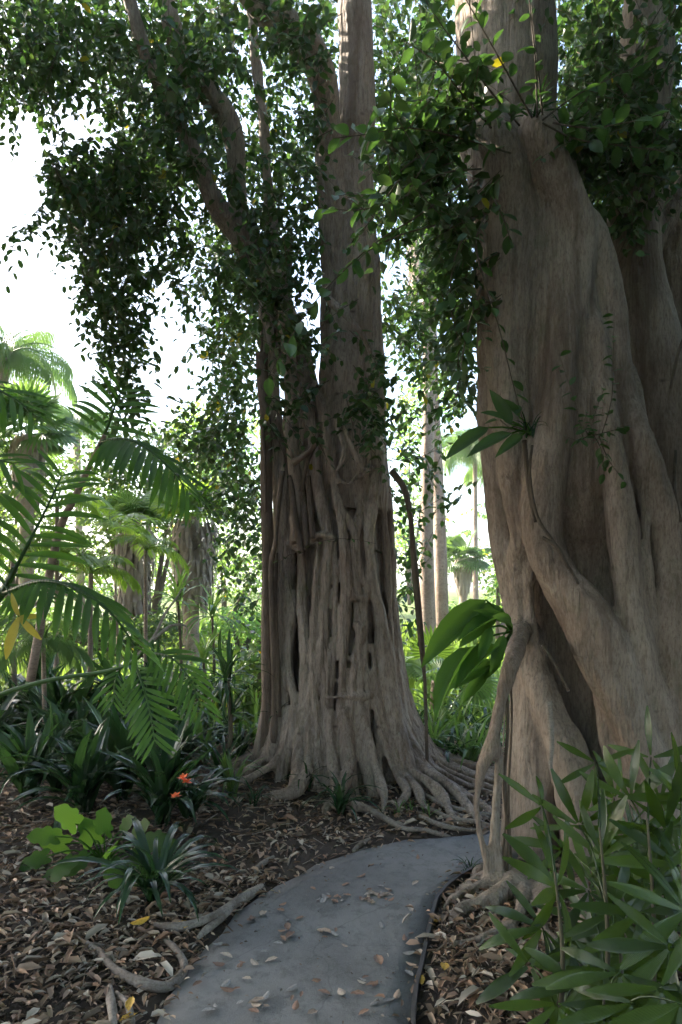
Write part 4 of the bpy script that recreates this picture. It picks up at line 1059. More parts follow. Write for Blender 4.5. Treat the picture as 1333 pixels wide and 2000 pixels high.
# lobed philodendron
def lobed_leaf(name, mat):
    out = [(0, 0), (.10, -.16), (.24, -.24), (.34, -.16), (.36, .0), (.30, .14), (.40, .22), (.42, .36), (.32, .46), (.30, .56), (.34, .68), (.28, .80), (.14, .90), (.0, 1.0)]
    v = [(0, 0, 0), (0, .35, -.02), (0, .7, -.07), (0, 1.0, -.16)]
    f = []
    for s in (1, -1):
        b = len(v)
        for x, y in out[1:-1]:
            v.append((s * x, y, .10 * x - .16 * y * y))
        n_ = len(out) - 2
        spine = [0 if y < .2 else (1 if y < .5 else (2 if y < .82 else 3)) for x, y in out[1:-1]]
        for i in range(n_ - 1):
            a, c = spine[i], spine[i + 1]
            q = (b + i, b + i + 1, c, a) if a != c else (b + i, b + i + 1, a)
            f.append(q if s > 0 else q[::-1])
        q = (b + n_ - 1, 3, spine[-1]) if spine[-1] != 3 else None
        if q: f.append(q if s > 0 else q[::-1])
    m = MB(); m.add(v, f)
    return m.build(name, mat)
LOBED = lobed_leaf('lobed_leaf', PHILO)
ph = root('philodendron', G(205, 1690), 'bright green lobed-leaf plant in front of the dark clivias', 'philodendron')
b0 = G(205, 1690)
for px, py, dy, dx, dz, s in [(225, 1640, -.05, .1, .8, .23), (262, 1640, .05, .35, .6, .20), (310, 1660, -.1, .8, .15, .25), (130, 1650, 0, -.8, .2, .22), (170, 1625, .1, -.4, .6, .24), (110, 1690, -.1, -.9, -.25, .21), (190, 1690, -.2, -.3, -.2, .2), (280, 1690, -.2, .7, -.1, .21), (160, 1700, -.25, -.5, -.4, .19), (340, 1700, -.05, .8, -.3, .19), (240, 1680, -.2, .1, .3, .2), (355, 1730, -.05, .5, -.6, .16), (150, 1665, .05, -.5, .3, .24), (205, 1660, .12, -.1, .7, .25), (285, 1650, .1, .4, .5, .24), (240, 1705, -.3, .3, -.4, .2), (135, 1720, -.2, -.8, -.5, .18), (330, 1675, .1, .7, .3, .22)]:
    c = W(px - 22, py - 16, b0.y + dy)
    m = MB(); tube(m, [b0, (b0 + c) / 2 + Vector((0, 0, .06)), c], [.006, .005, .004], 5, 4)
    st = add('leaf_stalk', m.build('leaf_stalk', PHILO), ph)
    add('leaf', LOBED, st, frame(c, (dx, -.35, dz), (dx * .2, -.8, .9), s * .68))

strap_plant('clivia', G(60, 1560), 38, .66, CLIVIA, 'dark clivia at the left edge of the view beside the strap lily', 'clivia', tilt=.2)
strap_plant('strap_lily', G(370, 1600), 30, .5, LILY, 'strap lily tucked against the right side of the flowering clivia', 'lily', tilt=.15)
# shaded undergrowth on the left, sunny undergrowth further back
ORD = ['first', 'second', 'third', 'fourth', 'fifth', 'sixth', 'seventh', 'eighth', 'ninth', 'tenth', 'eleventh', 'twelfth']
def bed(rows, name, what, where, cat, group, sets, tilt):
    """rows of clumps, nearest first; each clump is told by its row and its place from the left"""
    for ri, row in enumerate(rows):
        rn = (['front', 'second', 'third', 'rear'] if len(rows) == 4 else ['front', 'middle', 'rear'])[ri]
        for k, (px, py, n, L) in enumerate(sorted(row)):
            strap_plant(name, G(px, py), n, L, sets[(k + ri) % len(sets)], '%s %s, %s from the left in the %s row' % (what, where, ORD[k], rn), cat, group, tilt=tilt)
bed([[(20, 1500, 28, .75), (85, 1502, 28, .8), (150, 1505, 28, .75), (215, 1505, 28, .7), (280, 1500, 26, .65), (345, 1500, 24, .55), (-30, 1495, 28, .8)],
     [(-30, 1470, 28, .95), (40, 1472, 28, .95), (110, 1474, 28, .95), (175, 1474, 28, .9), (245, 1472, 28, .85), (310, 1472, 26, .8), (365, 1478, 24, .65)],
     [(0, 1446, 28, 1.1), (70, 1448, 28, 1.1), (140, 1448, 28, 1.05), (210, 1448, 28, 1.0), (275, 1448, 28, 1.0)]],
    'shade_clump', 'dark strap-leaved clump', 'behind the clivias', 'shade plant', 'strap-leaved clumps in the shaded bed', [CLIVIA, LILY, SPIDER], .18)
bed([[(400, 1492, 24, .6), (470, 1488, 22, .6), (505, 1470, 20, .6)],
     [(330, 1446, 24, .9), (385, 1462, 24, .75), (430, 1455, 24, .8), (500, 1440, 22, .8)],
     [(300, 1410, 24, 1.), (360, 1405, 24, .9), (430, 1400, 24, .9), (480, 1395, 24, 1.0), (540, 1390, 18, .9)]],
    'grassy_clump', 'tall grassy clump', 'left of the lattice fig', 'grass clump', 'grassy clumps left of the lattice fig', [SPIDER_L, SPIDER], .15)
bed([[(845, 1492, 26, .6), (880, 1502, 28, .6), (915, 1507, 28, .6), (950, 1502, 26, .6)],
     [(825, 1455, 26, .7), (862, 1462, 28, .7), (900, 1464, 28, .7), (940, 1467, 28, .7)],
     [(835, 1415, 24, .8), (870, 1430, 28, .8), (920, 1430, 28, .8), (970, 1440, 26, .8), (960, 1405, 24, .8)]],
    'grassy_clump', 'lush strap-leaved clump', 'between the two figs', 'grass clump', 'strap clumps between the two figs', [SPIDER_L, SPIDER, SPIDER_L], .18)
# cane plants with rosettes
def cane(px0, py0, px1, py1, n, L, meshes, label, group=None, dead=0):
    b = G(px0, py0); t = W(px1, py1, b.y)
    r_ = root('cane_plant', b, label, 'cane plant', group)
    m = MB(); tube(m, [b, (b + t) / 2 + Vector((.03, 0, 0)), t], [.022, .018, .014], 7, 4)
    add('stem', m.build('stem', TWIG), r_)
    strap_plant('', t, n, L, meshes, None, None, parent=r_)
    for k in range(dead):
        a = k * 2.4
        add('dead_leaf', rl.choice(ROSETTE_D), r_, Matrix.Translation(t - Vector((0, 0, .05))) @ Matrix.Rotation(a, 4, 'Z') @ Matrix.Rotation(-1.3, 4, 'X') @ Matrix.Scale(L * .8, 4))
cane(442, 1520, 445, 1330, 26, .42, ROSETTE_D, 'slender cane plant with a drooping dark leaf skirt left of the lattice fig', dead=12)
cane(412, 1400, 415, 1205, 26, .5, ROSETTE, 'yellow-green cane plant catching the sun beyond the slender dark one')
cane(350, 1400, 348, 1175, 22, .5, ROSETTE, 'bright cane plant below the shaggy palm trunk')
cane(395, 1420, 398, 1290, 20, .45, ROSETTE, 'short cane plant just left of the drooping one')
cane(505, 1430, 520, 1290, 18, .35, ROSETTE, 'short green cane plant close to the hanging roots of the lattice fig')
cane(310, 1440, 300, 1330, 20, .45, ROSETTE_D, 'dark cane plant under the drooping palm frond')
cane(215, 1540, 205, 1440, 18, .4, ROSETTE_D, 'dark cane plant above the clivia bed')
cane(120, 1530, 118, 1440, 18, .42, ROSETTE_D, 'dark cane plant near the left edge of the bed')
# ------------------------------------------------------------------ palms
LEAFLET = [arch_blade('leaflet', PALM_LEAF, .088, e0, e1, 6, 'lance', .3) for e0, e1 in ((8, -22), (4, -40), (0, -60), (10, -10))]
def near_frond(parent, pts, r, n, L, t0=.15, droop=.25, mat=PALM_LEAF, up=(0, 0, 1), sweep=.55, width=1.0, lens=None, leaflets=None, name='frond'):
    P3 = [W(*p) for p in pts]
    P = cat_rom(np.array([tuple(p) for p in P3]), 8)
    m = MB(); tube(m, P3, np.linspace(r, r * .3, len(pts)), 6, 5)
    fr = add(name, m.build(name, mat), parent)
    A = np.r_[0, np.cumsum(np.linalg.norm(np.diff(P, axis=0), axis=1))]
    for i in range(n):
        t = t0 + (1 - t0) * i / (n - 1)
        u = t * A[-1]
        k = max(1, min(int(np.searchsorted(A, u)), len(P) - 1))
        q = P[k - 1] + (P[k] - P[k - 1]) * ((u - A[k - 1]) / (A[k] - A[k - 1] + 1e-9))
        tn = Vector(P[k] - P[k - 1]).normalized()
        sd_ = tn.cross(Vector(up)).normalized()
        v = (t - t0) / (1 - t0)
        ll = L * (.55 + .45 * math.sin(math.pi * (.18 + .72 * v)))
        for s in (1, -1):
            d = tn * (sweep + .5 * v) + sd_ * s + Vector((0, 0, -droop + rl.gauss(0, .07)))
            nn = Vector(up) + tn * .25 + Vector((rl.gauss(0, .12), rl.gauss(0, .12), 0))
            k_ = ll * .86 * rl.uniform(.88, 1.08)
            add('leaflet', rl.choice(leaflets or LEAFLET), fr, frame(q, d, nn, k_, k_ * width * .72))
    return fr
pf = root('feather_palm', W(-120, 1480, 3.3), 'dark feather palm arching in from the left edge above the bed', 'palm')
m = MB(); tube(m, [W(-130, 1500, 3.35), W(-60, 1260, 3.3), W(0, 1165, 3.25), W(30, 1110, 3.2)], [.03, .026, .02, .015], 8, 4)
add('stem', m.build('stem', PALM_LEAF), pf)
near_frond(pf, [(-10, 1180, 3.2), (28, 1115, 3.2), (62, 1050, 3.25), (95, 985, 3.3), (120, 930, 3.4)], .012, 13, .36, droop=.12, up=(.3, -.9, .45), sweep=.35)
near_frond(pf, [(5, 1160, 3.2), (80, 1135, 3.0), (150, 1150, 2.9), (215, 1195, 2.85), (265, 1262, 2.85)], .012, 17, .29, droop=.75, up=(.1, -.5, .9), sweep=.5)
near_frond(pf, [(-180, 860, 3.3), (-100, 780, 3.2), (-30, 755, 3.2), (30, 780, 3.2), (60, 805, 3.2)], .012, 12, .30, droop=.4, up=(0, -.6, .8))
near_frond(pf, [(-160, 960, 3.3), (-90, 905, 3.2), (-30, 895, 3.2), (25, 905, 3.2)], .012, 9, .30, droop=.4, up=(0, -.6, .8))
pf2 = root('feather_palm', W(60, 1330, 3.9), 'feather palm whose high frond spreads against the white sky', 'palm')
m = MB(); tube(m, [W(60, 1330, 3.9), W(110, 1060, 3.85), W(150, 965, 3.8), W(185, 890, 3.75), W(205, 850, 3.7)], [.026, .022, .018, .014, .012], 8, 4)
add('stem', m.build('stem', PALMBARK), pf2)
near_frond(pf2, [(195, 872, 3.72), (213, 828, 3.7), (224, 796, 3.68), (236, 765, 3.65)], .010, 8, .30, t0=.1, droop=.10, up=(.25, -.85, .3), sweep=.2)
near_frond(pf2, [(200, 862, 3.7), (245, 858, 3.55), (290, 878, 3.45), (335, 918, 3.4), (366, 958, 3.4)], .010, 17, .33, t0=.1, droop=.55, up=(.15, -.5, .9), sweep=.5)
pf3 = root('feather_palm', W(-120, 1500, 3.6), 'low feather palm with a long bare stalk reaching over the bed', 'palm')
m = MB(); tube(m, [W(-120, 1420, 3.5), W(0, 1358, 3.45), W(100, 1328, 3.4), (W(205, 1312, 3.35)), W(260, 1292, 3.3), W(300, 1250, 3.3)], [.016, .013, .011, .010, .009, .007], 7, 4)
add('stalk', m.build('stalk', STRAP_LIT), pf3)
near_frond(pf3, [(262, 1292, 3.3), (278, 1335, 3.2), (292, 1385, 3.15), (302, 1445, 3.1)], .007, 13, .21, t0=.12, droop=.1, up=(0, -1, .25), sweep=.55)
near_frond(pf3, [(290, 1275, 3.3), (335, 1285, 3.2), (370, 1325, 3.15), (395, 1385, 3.1)], .007, 11, .22, t0=.12, droop=.5, up=(.2, -.7, .7), sweep=.5)
near_frond(pf3, [(240, 1300, 3.35), (225, 1330, 3.3), (222, 1370, 3.28)], .006, 6, .16, t0=.2, droop=.3, up=(0, -.9, .4))
for pts in ([(260, 1290, 3.3), (300, 1245, 3.35), (322, 1200, 3.4), (345, 1168, 3.45), (356, 1150, 3.5)], [(275, 1275, 3.3), (310, 1240, 3.35), (335, 1222, 3.4), (362, 1222, 3.45), (366, 1240, 3.45)]):
    m = MB(); tube(m, [W(*p) for p in pts], [.009, .008, .007, .005, .003], 6, 4)
    add('bare_twig', m.build('bare_twig', ROOT_M), pf3)
yl = [arch_blade('yellow_leaflet', YELLOW, .10, e0, e1, 6, 'lance', .3) for e0, e1 in ((5, -20), (0, -35))]
yb = root('yellowed_leaf', W(38, 1205, 2.9), 'yellowed four-fingered leaf hanging below the dark frond at the left edge', 'leaf')
for d, s in (((-.35, 0, 1.0), .11), ((1, 0, .05), .10), ((.75, 0, -.8), .135), ((-.3, -.1, -1), .19)):
    add('finger', rl.choice(yl), yb, frame(W(38, 1205, 2.9), d, (0, -1, .1), s, s * 1.15))
m = MB(); tube(m, [W(38, 1205, 2.9), W(14, 1150, 2.95), W(-10, 1120, 3.0)], .004, 5, 3)
add('leaf_stalk', m.build('leaf_stalk', PALM_LEAF), yb)

# far palms: whole fronds are pieces
def feather_mesh(name, mat, n=26, L=.34, e0=60, e1=-50, droop=.5, w=.018):
    m = MB(); p = np.zeros(3); pts = []
    K = 12
    for i in range(K + 1):
        e = math.radians(e0 + (e1 - e0) * (i / K)); pts.append(p.copy()); p = p + np.array([0, math.cos(e), math.sin(e)]) / K
    P = np.array(pts)
    tube(m, P, np.linspace(.012, .003, len(P)), 5, 1)
    r3 = random.Random(3)
    for i in range(n):
        t = .12 + .88 * i / (n - 1); u = t * K; k = min(int(u), K - 1)
        q = P[k] + (P[k + 1] - P[k]) * (u - k); tn = (P[k + 1] - P[k]) * K
        ll = L * (.5 + .5 * math.sin(math.pi * (.15 + .75 * t)))
        for s in (1, -1):
            d = tn * (.45 + .4 * t) + np.array([s, 0, -droop + r3.gauss(0, .12)]); d /= np.linalg.norm(d)
            e = q + d * ll + np.array([0, 0, -droop * ll * .5]); md = q + d * ll * .5
            sdv = np.cross(d, [s * .3, 0, 1]); sdv /= np.linalg.norm(sdv); sdv *= w
            m.add([q, md + sdv, e, md - sdv], [(0, 1, 2, 3)])
    return m.build(name, mat)
def fan_mesh(name, mat, nseg=22, span=230, split=.62, droop=.25, petiole=.7, pw=.014):
    """a fan leaf: petiole from the origin along +Y, blade of radius 1 beyond it"""
    m = MB()
    if petiole: tube(m, [(0, 0, 0), (0, petiole * .5, .03), (0, petiole, 0)], [pw, pw * .8, pw * .6], 5, 2)
    d = math.radians(span) / nseg
    for i in range(nseg):
        a = -math.radians(span) / 2 + (i + .5) * d
        def pt(r, an, z): return (math.sin(an) * r, petiole + math.cos(an) * r, z - droop * r * r)
        rr = 1.0 * (.86 + .14 * math.cos(a * .6)) * rl.uniform(.94, 1.03)
        m.add([pt(.02, a, 0), pt(split, a - d * .5, 0), pt(split, a, .045), pt(split, a + d * .5, 0), pt(rr * .85, a - d * .22, -.01), pt(rr * .85, a + d * .22, -.01), pt(rr, a, -.05)],
              [(0, 2, 1), (0, 3, 2), (1, 2, 4), (2, 3, 5), (4, 2, 5), (4, 5, 6)])
    return m.build(name, mat, smooth=False)
FEATH = [feather_mesh('frond', FAR_PALM, e0=a, e1=b, droop=c) for a, b, c in ((70, -50, .6), (45, -70, .7), (20, -80, .6))]
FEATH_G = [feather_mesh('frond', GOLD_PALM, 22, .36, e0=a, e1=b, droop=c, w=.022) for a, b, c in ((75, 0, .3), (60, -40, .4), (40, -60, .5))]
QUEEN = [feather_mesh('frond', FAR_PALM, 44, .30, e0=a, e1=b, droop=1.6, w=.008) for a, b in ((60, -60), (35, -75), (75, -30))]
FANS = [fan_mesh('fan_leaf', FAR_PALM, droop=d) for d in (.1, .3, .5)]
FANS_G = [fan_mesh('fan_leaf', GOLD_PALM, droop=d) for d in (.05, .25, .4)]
DEADFAN = simple_mat('dead_frond', (.24, .19, .15), (.38, .31, .25), 8, .9, .3)
def feather_palm(px, py, Y, crown, n, L, meshes, label, group=None, r=.06, name='feather_palm', base=None):
    b = Vector((W(px, py, Y).x, Y, gz(W(px, py, Y).x, Y)))
    t = W(crown[0], crown[1], Y)
    r_ = root(name, b, label, 'palm', group)
    m = MB(); tube(m, [b, (b + t) / 2, t], [r, r * .8, r * .7], 8, 4)
    add('trunk', m.build('trunk', PALMBARK), r_)
    for i in range(n):
        a = i * 2.39996 + rl.uniform(-.2, .2)
        s = L * rl.uniform(.8, 1.15)
        add('frond', meshes[i % len(meshes)], r_, Matrix.Translation(t) @ Matrix.Rotation(a, 4, 'Z') @ Matrix.Rotation(rl.gauss(0, .12), 4, 'X') @ Matrix.Scale(s, 4))
    return r_
def fan_palm(px, py, Y, cr_, n, L, meshes, label, r=.12, skirt=0, skirt_r=.3, group=None, low=-.5):
    t = W(cr_[0], cr_[1], Y); bx = W(px, py, Y).x
    b = Vector((bx, Y, gz(bx, Y)))
    r_ = root('fan_palm', b, label, 'palm', group)
    m = MB(); tube(m, [b, (b + t) / 2, t], [r * 1.15, r, r * .9], 10, 5, wob=.06)
    add('trunk', m.build('trunk', PALMBARK), r_)
    if skirt:
        m = MB()
        for i in range(700):
            a = rl.uniform(0, 6.28); h = rl.uniform(.0, skirt)
            rr = skirt_r * (.72 + .4 * rl.random()) * (1 - .45 * h / skirt)
            p = t + Vector((math.cos(a) * rr * .75, math.sin(a) * rr * .75, -h))
            q = p + Vector((math.cos(a) * rr * .25, math.sin(a) * rr * .25, -rl.uniform(.25, .55)))
            s_ = Vector((-math.sin(a), math.cos(a), 0)) * rl.uniform(.012, .035)
            mdl = (p + q) / 2 + Vector((math.cos(a), math.sin(a), 0)) * .04
            m.add([p - s_ * .5, p + s_ * .5, mdl + s_, q, mdl - s_], [(0, 1, 2, 4), (4, 2, 3)])
        add('dead_frond_skirt', m.build('dead_frond_skirt', DEADFAN, smooth=False), r_, kind='stuff')
    for i in range(n):
        a = i * 2.39996; e = rl.uniform(low, 1.2)
        d = Vector((math.cos(a) * math.cos(e), math.sin(a) * math.cos(e), math.sin(e)))
        add('fan_leaf', meshes[i % len(meshes)], r_, frame(t, d, (-d.x * .4, -d.y * .4 - .35, 1), L * rl.uniform(.8, 1.1)))
    return r_
fan_palm(50, 1200, 12.5, (55, 850), 26, .62, FANS, 'fan palm with a full round crown at the far left edge', skirt=1.0, skirt_r=.35)
fan_palm(262, 1190, 12, (262, 1020), 20, .45, FANS, 'shaggy fan palm with a dead-leaf skirt, the narrower of two beside each other', skirt=1.35, skirt_r=.42, low=.1)
fan_palm(372, 1180, 11, (378, 1010), 24, .5, FANS_G, 'shaggy fan palm with a wide skirt of dead leaves and yellowing fans', skirt=1.2, skirt_r=.46, low=.0)
fan_palm(905, 1190, 20, (905, 1090), 24, .55, FANS, 'small fan palm standing in the bright gap between the figs', r=.12, skirt=.7, skirt_r=.3)
fp = fan_palm(848, 1400, 7.4, (850, 1330), 5, .28, FANS, 'young fan palm with one glowing backlit leaf between the figs', r=.05, low=.5)
for px, py, Y, d, nn, s, ms in [(845, 1272, 7.1, (.05, .1, 1), (.0, -1, .2), .30, FANS_G[0]), (803, 1350, 7.2, (-.8, -.2, .1), (-.2, -.9, .5), .24, FANS_G[1]), (925, 1330, 7.2, (.8, -.2, -.25), (.3, -.8, .5), .36, FANS[1])]:
    c = W(px, py, Y) - Vector(d).normalized() * s * .75
    add('fan_leaf', ms, fp, frame(c, d, nn, s))
feather_palm(-20, 1190, 15, (10, 700), 18, 1.6, QUEEN, 'tall queen palm drooping against the sky at the left edge', r=.14, name='queen_palm')
feather_palm(160, 1180, 18, (150, 830), 16, 1.25, QUEEN, 'smaller queen palm showing over the bushes on the left', r=.12, name='queen_palm')
feather_palm(930, 1180, 22, (928, 880), 18, 1.7, QUEEN, 'slim queen palm in the bright gap between the figs', r=.10, name='queen_palm')
feather_palm(985, 1180, 24, (985, 930), 16, 1.7, QUEEN, 'queen palm half hidden by the edge of the broad fig', r=.13, name='queen_palm')
for px, X2, Y, r, lb in ((838, 838, 13, .125, 'thick sunlit palm trunk, nearer of the pair in the bright gap'), (864, 846, 14.5, .125, 'pale palm trunk leaning behind the thick sunlit one')):
    r_ = root('skyduster_palm', (W(px, 1150, Y).x, Y, gz(W(px, 1150, Y).x, Y)), lb, 'palm')
    b = r_.location; t = W(X2, 720, Y); t2 = W(X2 - 8, 300, Y)
    m = MB(); tube(m, [b, W(px - 4, 1050, Y), t, t2], [r * 1.3, r * 1.05, r * .9, r * .8], 14, 8, wob=.03)
    add('trunk', m.build('trunk', PALMBARK), r_)
    m = MB()
    for i in range(420):
        a = rl.uniform(0, 6.28); h = rl.uniform(0, 2.4)
        p = t2 + (t - t2) * .0 + Vector((math.cos(a) * .25, math.sin(a) * .25, -h - .2)); q = p + Vector((math.cos(a) * .15, math.sin(a) * .15, -.6))
        s_ = Vector((-math.sin(a), math.cos(a), 0)) * .04
        m.add([p - s_, p + s_, q], [(0, 1, 2)])
    add('dead_frond_skirt', m.build('dead_frond_skirt', DEADFAN, smooth=False), r_, kind='stuff')
    for i in range(18):
        a = i * 2.4; e = rl.uniform(-.6, 1.2)
        d = Vector((math.cos(a) * math.cos(e), math.sin(a) * math.cos(e), math.sin(e)))
        add('fan_leaf', FANS[i % 3], r_, frame(t2, d, (-d.x, -d.y - .2, 1), .7))
# sunlit young feather palms on the left
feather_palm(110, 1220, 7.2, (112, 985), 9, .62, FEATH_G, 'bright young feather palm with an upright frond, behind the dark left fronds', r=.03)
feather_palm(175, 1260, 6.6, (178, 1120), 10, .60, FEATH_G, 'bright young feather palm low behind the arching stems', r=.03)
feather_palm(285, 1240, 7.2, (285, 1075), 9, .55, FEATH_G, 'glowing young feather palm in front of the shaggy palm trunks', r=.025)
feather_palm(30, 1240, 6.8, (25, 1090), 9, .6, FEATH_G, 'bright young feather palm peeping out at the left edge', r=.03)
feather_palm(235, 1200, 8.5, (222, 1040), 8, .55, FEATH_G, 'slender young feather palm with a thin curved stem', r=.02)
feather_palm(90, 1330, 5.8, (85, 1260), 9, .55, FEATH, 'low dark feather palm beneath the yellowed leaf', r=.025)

# ------------------------------------------------------------------ far trees and bushes
BL_TV, BL_TF = leaf_tpl(.55, .1, .15)
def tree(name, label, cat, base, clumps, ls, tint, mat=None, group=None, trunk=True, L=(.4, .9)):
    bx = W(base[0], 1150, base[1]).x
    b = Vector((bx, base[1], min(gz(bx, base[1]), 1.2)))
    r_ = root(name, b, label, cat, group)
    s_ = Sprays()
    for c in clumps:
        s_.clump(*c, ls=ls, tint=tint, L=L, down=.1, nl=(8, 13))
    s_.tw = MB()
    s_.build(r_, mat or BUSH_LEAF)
    m = MB()
    for c in clumps[:6]:
        t = W(c[0], c[1], (c[4] + c[5]) / 2)
        tube(m, [b, (b * .55 + t * .45) + Vector((0, 0, .1)), t], [.08, .05, .015], 6, 3)
    add('trunk', m.build('trunk', TWIG), r_)
    return r_
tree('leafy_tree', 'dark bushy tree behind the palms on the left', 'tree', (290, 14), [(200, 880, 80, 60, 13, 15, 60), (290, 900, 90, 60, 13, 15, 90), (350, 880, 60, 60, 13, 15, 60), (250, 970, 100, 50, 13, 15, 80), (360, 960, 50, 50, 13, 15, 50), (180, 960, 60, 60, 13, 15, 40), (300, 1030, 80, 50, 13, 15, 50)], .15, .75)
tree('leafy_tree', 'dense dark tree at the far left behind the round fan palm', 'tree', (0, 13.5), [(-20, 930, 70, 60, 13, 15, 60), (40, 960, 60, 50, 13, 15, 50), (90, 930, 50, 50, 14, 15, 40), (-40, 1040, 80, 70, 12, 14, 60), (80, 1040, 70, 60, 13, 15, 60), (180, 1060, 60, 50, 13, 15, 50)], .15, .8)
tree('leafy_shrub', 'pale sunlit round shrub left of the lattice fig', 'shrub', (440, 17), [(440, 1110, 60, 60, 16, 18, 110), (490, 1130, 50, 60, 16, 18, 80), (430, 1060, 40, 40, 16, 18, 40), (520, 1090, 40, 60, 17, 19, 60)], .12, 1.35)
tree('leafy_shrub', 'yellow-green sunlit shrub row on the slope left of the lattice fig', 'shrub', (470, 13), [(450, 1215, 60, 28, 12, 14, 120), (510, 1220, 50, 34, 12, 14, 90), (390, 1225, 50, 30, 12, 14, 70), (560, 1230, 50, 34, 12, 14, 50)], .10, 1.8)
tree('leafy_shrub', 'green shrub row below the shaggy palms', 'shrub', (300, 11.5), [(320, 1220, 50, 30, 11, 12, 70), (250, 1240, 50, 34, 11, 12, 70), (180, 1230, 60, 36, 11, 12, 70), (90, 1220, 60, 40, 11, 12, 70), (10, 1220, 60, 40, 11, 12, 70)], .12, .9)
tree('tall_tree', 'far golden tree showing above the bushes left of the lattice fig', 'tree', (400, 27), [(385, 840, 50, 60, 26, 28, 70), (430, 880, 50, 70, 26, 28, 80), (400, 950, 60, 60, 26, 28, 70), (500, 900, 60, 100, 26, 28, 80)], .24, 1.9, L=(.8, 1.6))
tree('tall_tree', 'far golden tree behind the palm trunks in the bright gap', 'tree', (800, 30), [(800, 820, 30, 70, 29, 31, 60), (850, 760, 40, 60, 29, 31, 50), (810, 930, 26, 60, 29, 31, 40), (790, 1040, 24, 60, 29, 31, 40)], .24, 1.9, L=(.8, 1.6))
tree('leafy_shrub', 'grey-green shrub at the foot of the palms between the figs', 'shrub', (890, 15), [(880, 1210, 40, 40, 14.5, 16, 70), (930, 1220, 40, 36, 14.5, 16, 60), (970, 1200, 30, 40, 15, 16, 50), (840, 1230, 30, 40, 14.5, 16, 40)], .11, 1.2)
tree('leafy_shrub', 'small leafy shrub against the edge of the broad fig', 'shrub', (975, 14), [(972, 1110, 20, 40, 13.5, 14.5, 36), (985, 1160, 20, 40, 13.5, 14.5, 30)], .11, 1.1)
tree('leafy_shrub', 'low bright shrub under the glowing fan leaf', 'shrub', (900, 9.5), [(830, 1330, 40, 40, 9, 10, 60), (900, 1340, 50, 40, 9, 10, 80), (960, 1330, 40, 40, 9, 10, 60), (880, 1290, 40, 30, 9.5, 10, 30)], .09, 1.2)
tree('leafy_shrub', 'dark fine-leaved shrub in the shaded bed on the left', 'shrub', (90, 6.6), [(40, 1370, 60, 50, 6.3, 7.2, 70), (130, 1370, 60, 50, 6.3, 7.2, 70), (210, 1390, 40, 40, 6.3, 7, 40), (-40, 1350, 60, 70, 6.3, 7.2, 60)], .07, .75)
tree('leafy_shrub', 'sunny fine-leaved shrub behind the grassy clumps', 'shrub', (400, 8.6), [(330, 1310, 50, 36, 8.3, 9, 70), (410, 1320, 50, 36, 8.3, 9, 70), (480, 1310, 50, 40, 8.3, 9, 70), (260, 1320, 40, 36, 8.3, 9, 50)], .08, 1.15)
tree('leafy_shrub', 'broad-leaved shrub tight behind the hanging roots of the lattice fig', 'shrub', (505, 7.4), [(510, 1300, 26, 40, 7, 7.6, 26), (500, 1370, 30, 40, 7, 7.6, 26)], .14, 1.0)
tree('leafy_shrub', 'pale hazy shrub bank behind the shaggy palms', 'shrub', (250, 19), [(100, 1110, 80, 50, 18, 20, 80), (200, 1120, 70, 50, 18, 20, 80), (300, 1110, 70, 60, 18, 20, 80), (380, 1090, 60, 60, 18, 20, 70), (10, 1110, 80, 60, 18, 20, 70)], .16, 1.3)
# the wood that closes the view
tl = Sprays()
for i in range(850):
    px = rng.uniform(-700, 2050)
    Y = rng.uniform(34, 42)
    top = 1000 + 40 * math.sin(px * .011) + 25 * math.sin(px * .037)
    py = rng.uniform(top, 1215)
    p = W(px, py, Y)
    a = rng.uniform(0, 6.28)
    tl.twig(p, (math.cos(a), math.sin(a), -.2), 1.6, 14, .42, .2, 1.2, twig=False)
T = np.vstack(tl.T)
add('treeline', batch('treeline', BL_TV, BL_TF, frames_np(np.vstack(tl.D), np.vstack(tl.Nn), np.concatenate(tl.s)), T, np.vstack(tl.c), BUSH_LEAF), label='hazy green wood closing the view behind the garden', kind='stuff')
# groundcover on the sunny slope
P = np.c_[rng.uniform(-9, 9, 16000), rng.uniform(6.9, 19, 16000)]
px = 666.5 + F * P[:, 0] / P[:, 1]
P = P[(px > -60) & (px < 1000) & (path_d(P) > .1)]
k = len(P); a = rng.uniform(0, 6.28, k)
s = rng.uniform(.16, .36, k)
v = rng.uniform(.6, 1.7, k)
add('groundcover', batch('groundcover', *leaf_tpl(.16, .05, .25), frames_np(np.c_[np.cos(a) * .6, np.sin(a) * .6, np.ones(k)], np.c_[np.cos(a), np.sin(a), rng.normal(0, .3, k)], s), np.c_[P, ground_arr(P)], np.c_[v * 1.15, v, v * .7], BUSH_LEAF), label='green groundcover and grass filling the garden floor', kind='stuff')
# ------------------------------------------------------------------ lady palms in the right foreground
def lady_blade(name, w, e1):
    v = []; f = []; n = 7
    p = np.zeros(2)
    for i in range(n + 1):
        t = i / n
        e = math.radians(6 + (e1 - 6) * t)
        h = w * (.22 + .78 * min(1, t * 2.2)) * (1 if t < .55 else (1 - .80 * ((t - .55) / .45) ** 1.6))
        for k, (x, z) in enumerate(((-1, .10), (-.5, -.02), (0, .10), (.5, -.02), (1, .10))):
            v.append((x * h, p[0] - math.sin(e) * z * h, p[1] + math.cos(e) * z * h))
        p = p + np.array([math.cos(e), math.sin(e)]) / n
    for i in range(n):
        for k in range(4):
            a = i * 5 + k
            f.append((a, a + 1, a + 6, a + 5))
    m = MB(); m.add(v, f)
    return m.build(name, LADY)
LBL = [lady_blade('blade', w_, e_) for w_, e_ in ((.086, -18), (.096, -42), (.08, -6), (.09, -30))]
CANE = simple_mat('lady_palm_cane', (.05, .04, .025), (.11, .10, .05), 30, .8, .4)
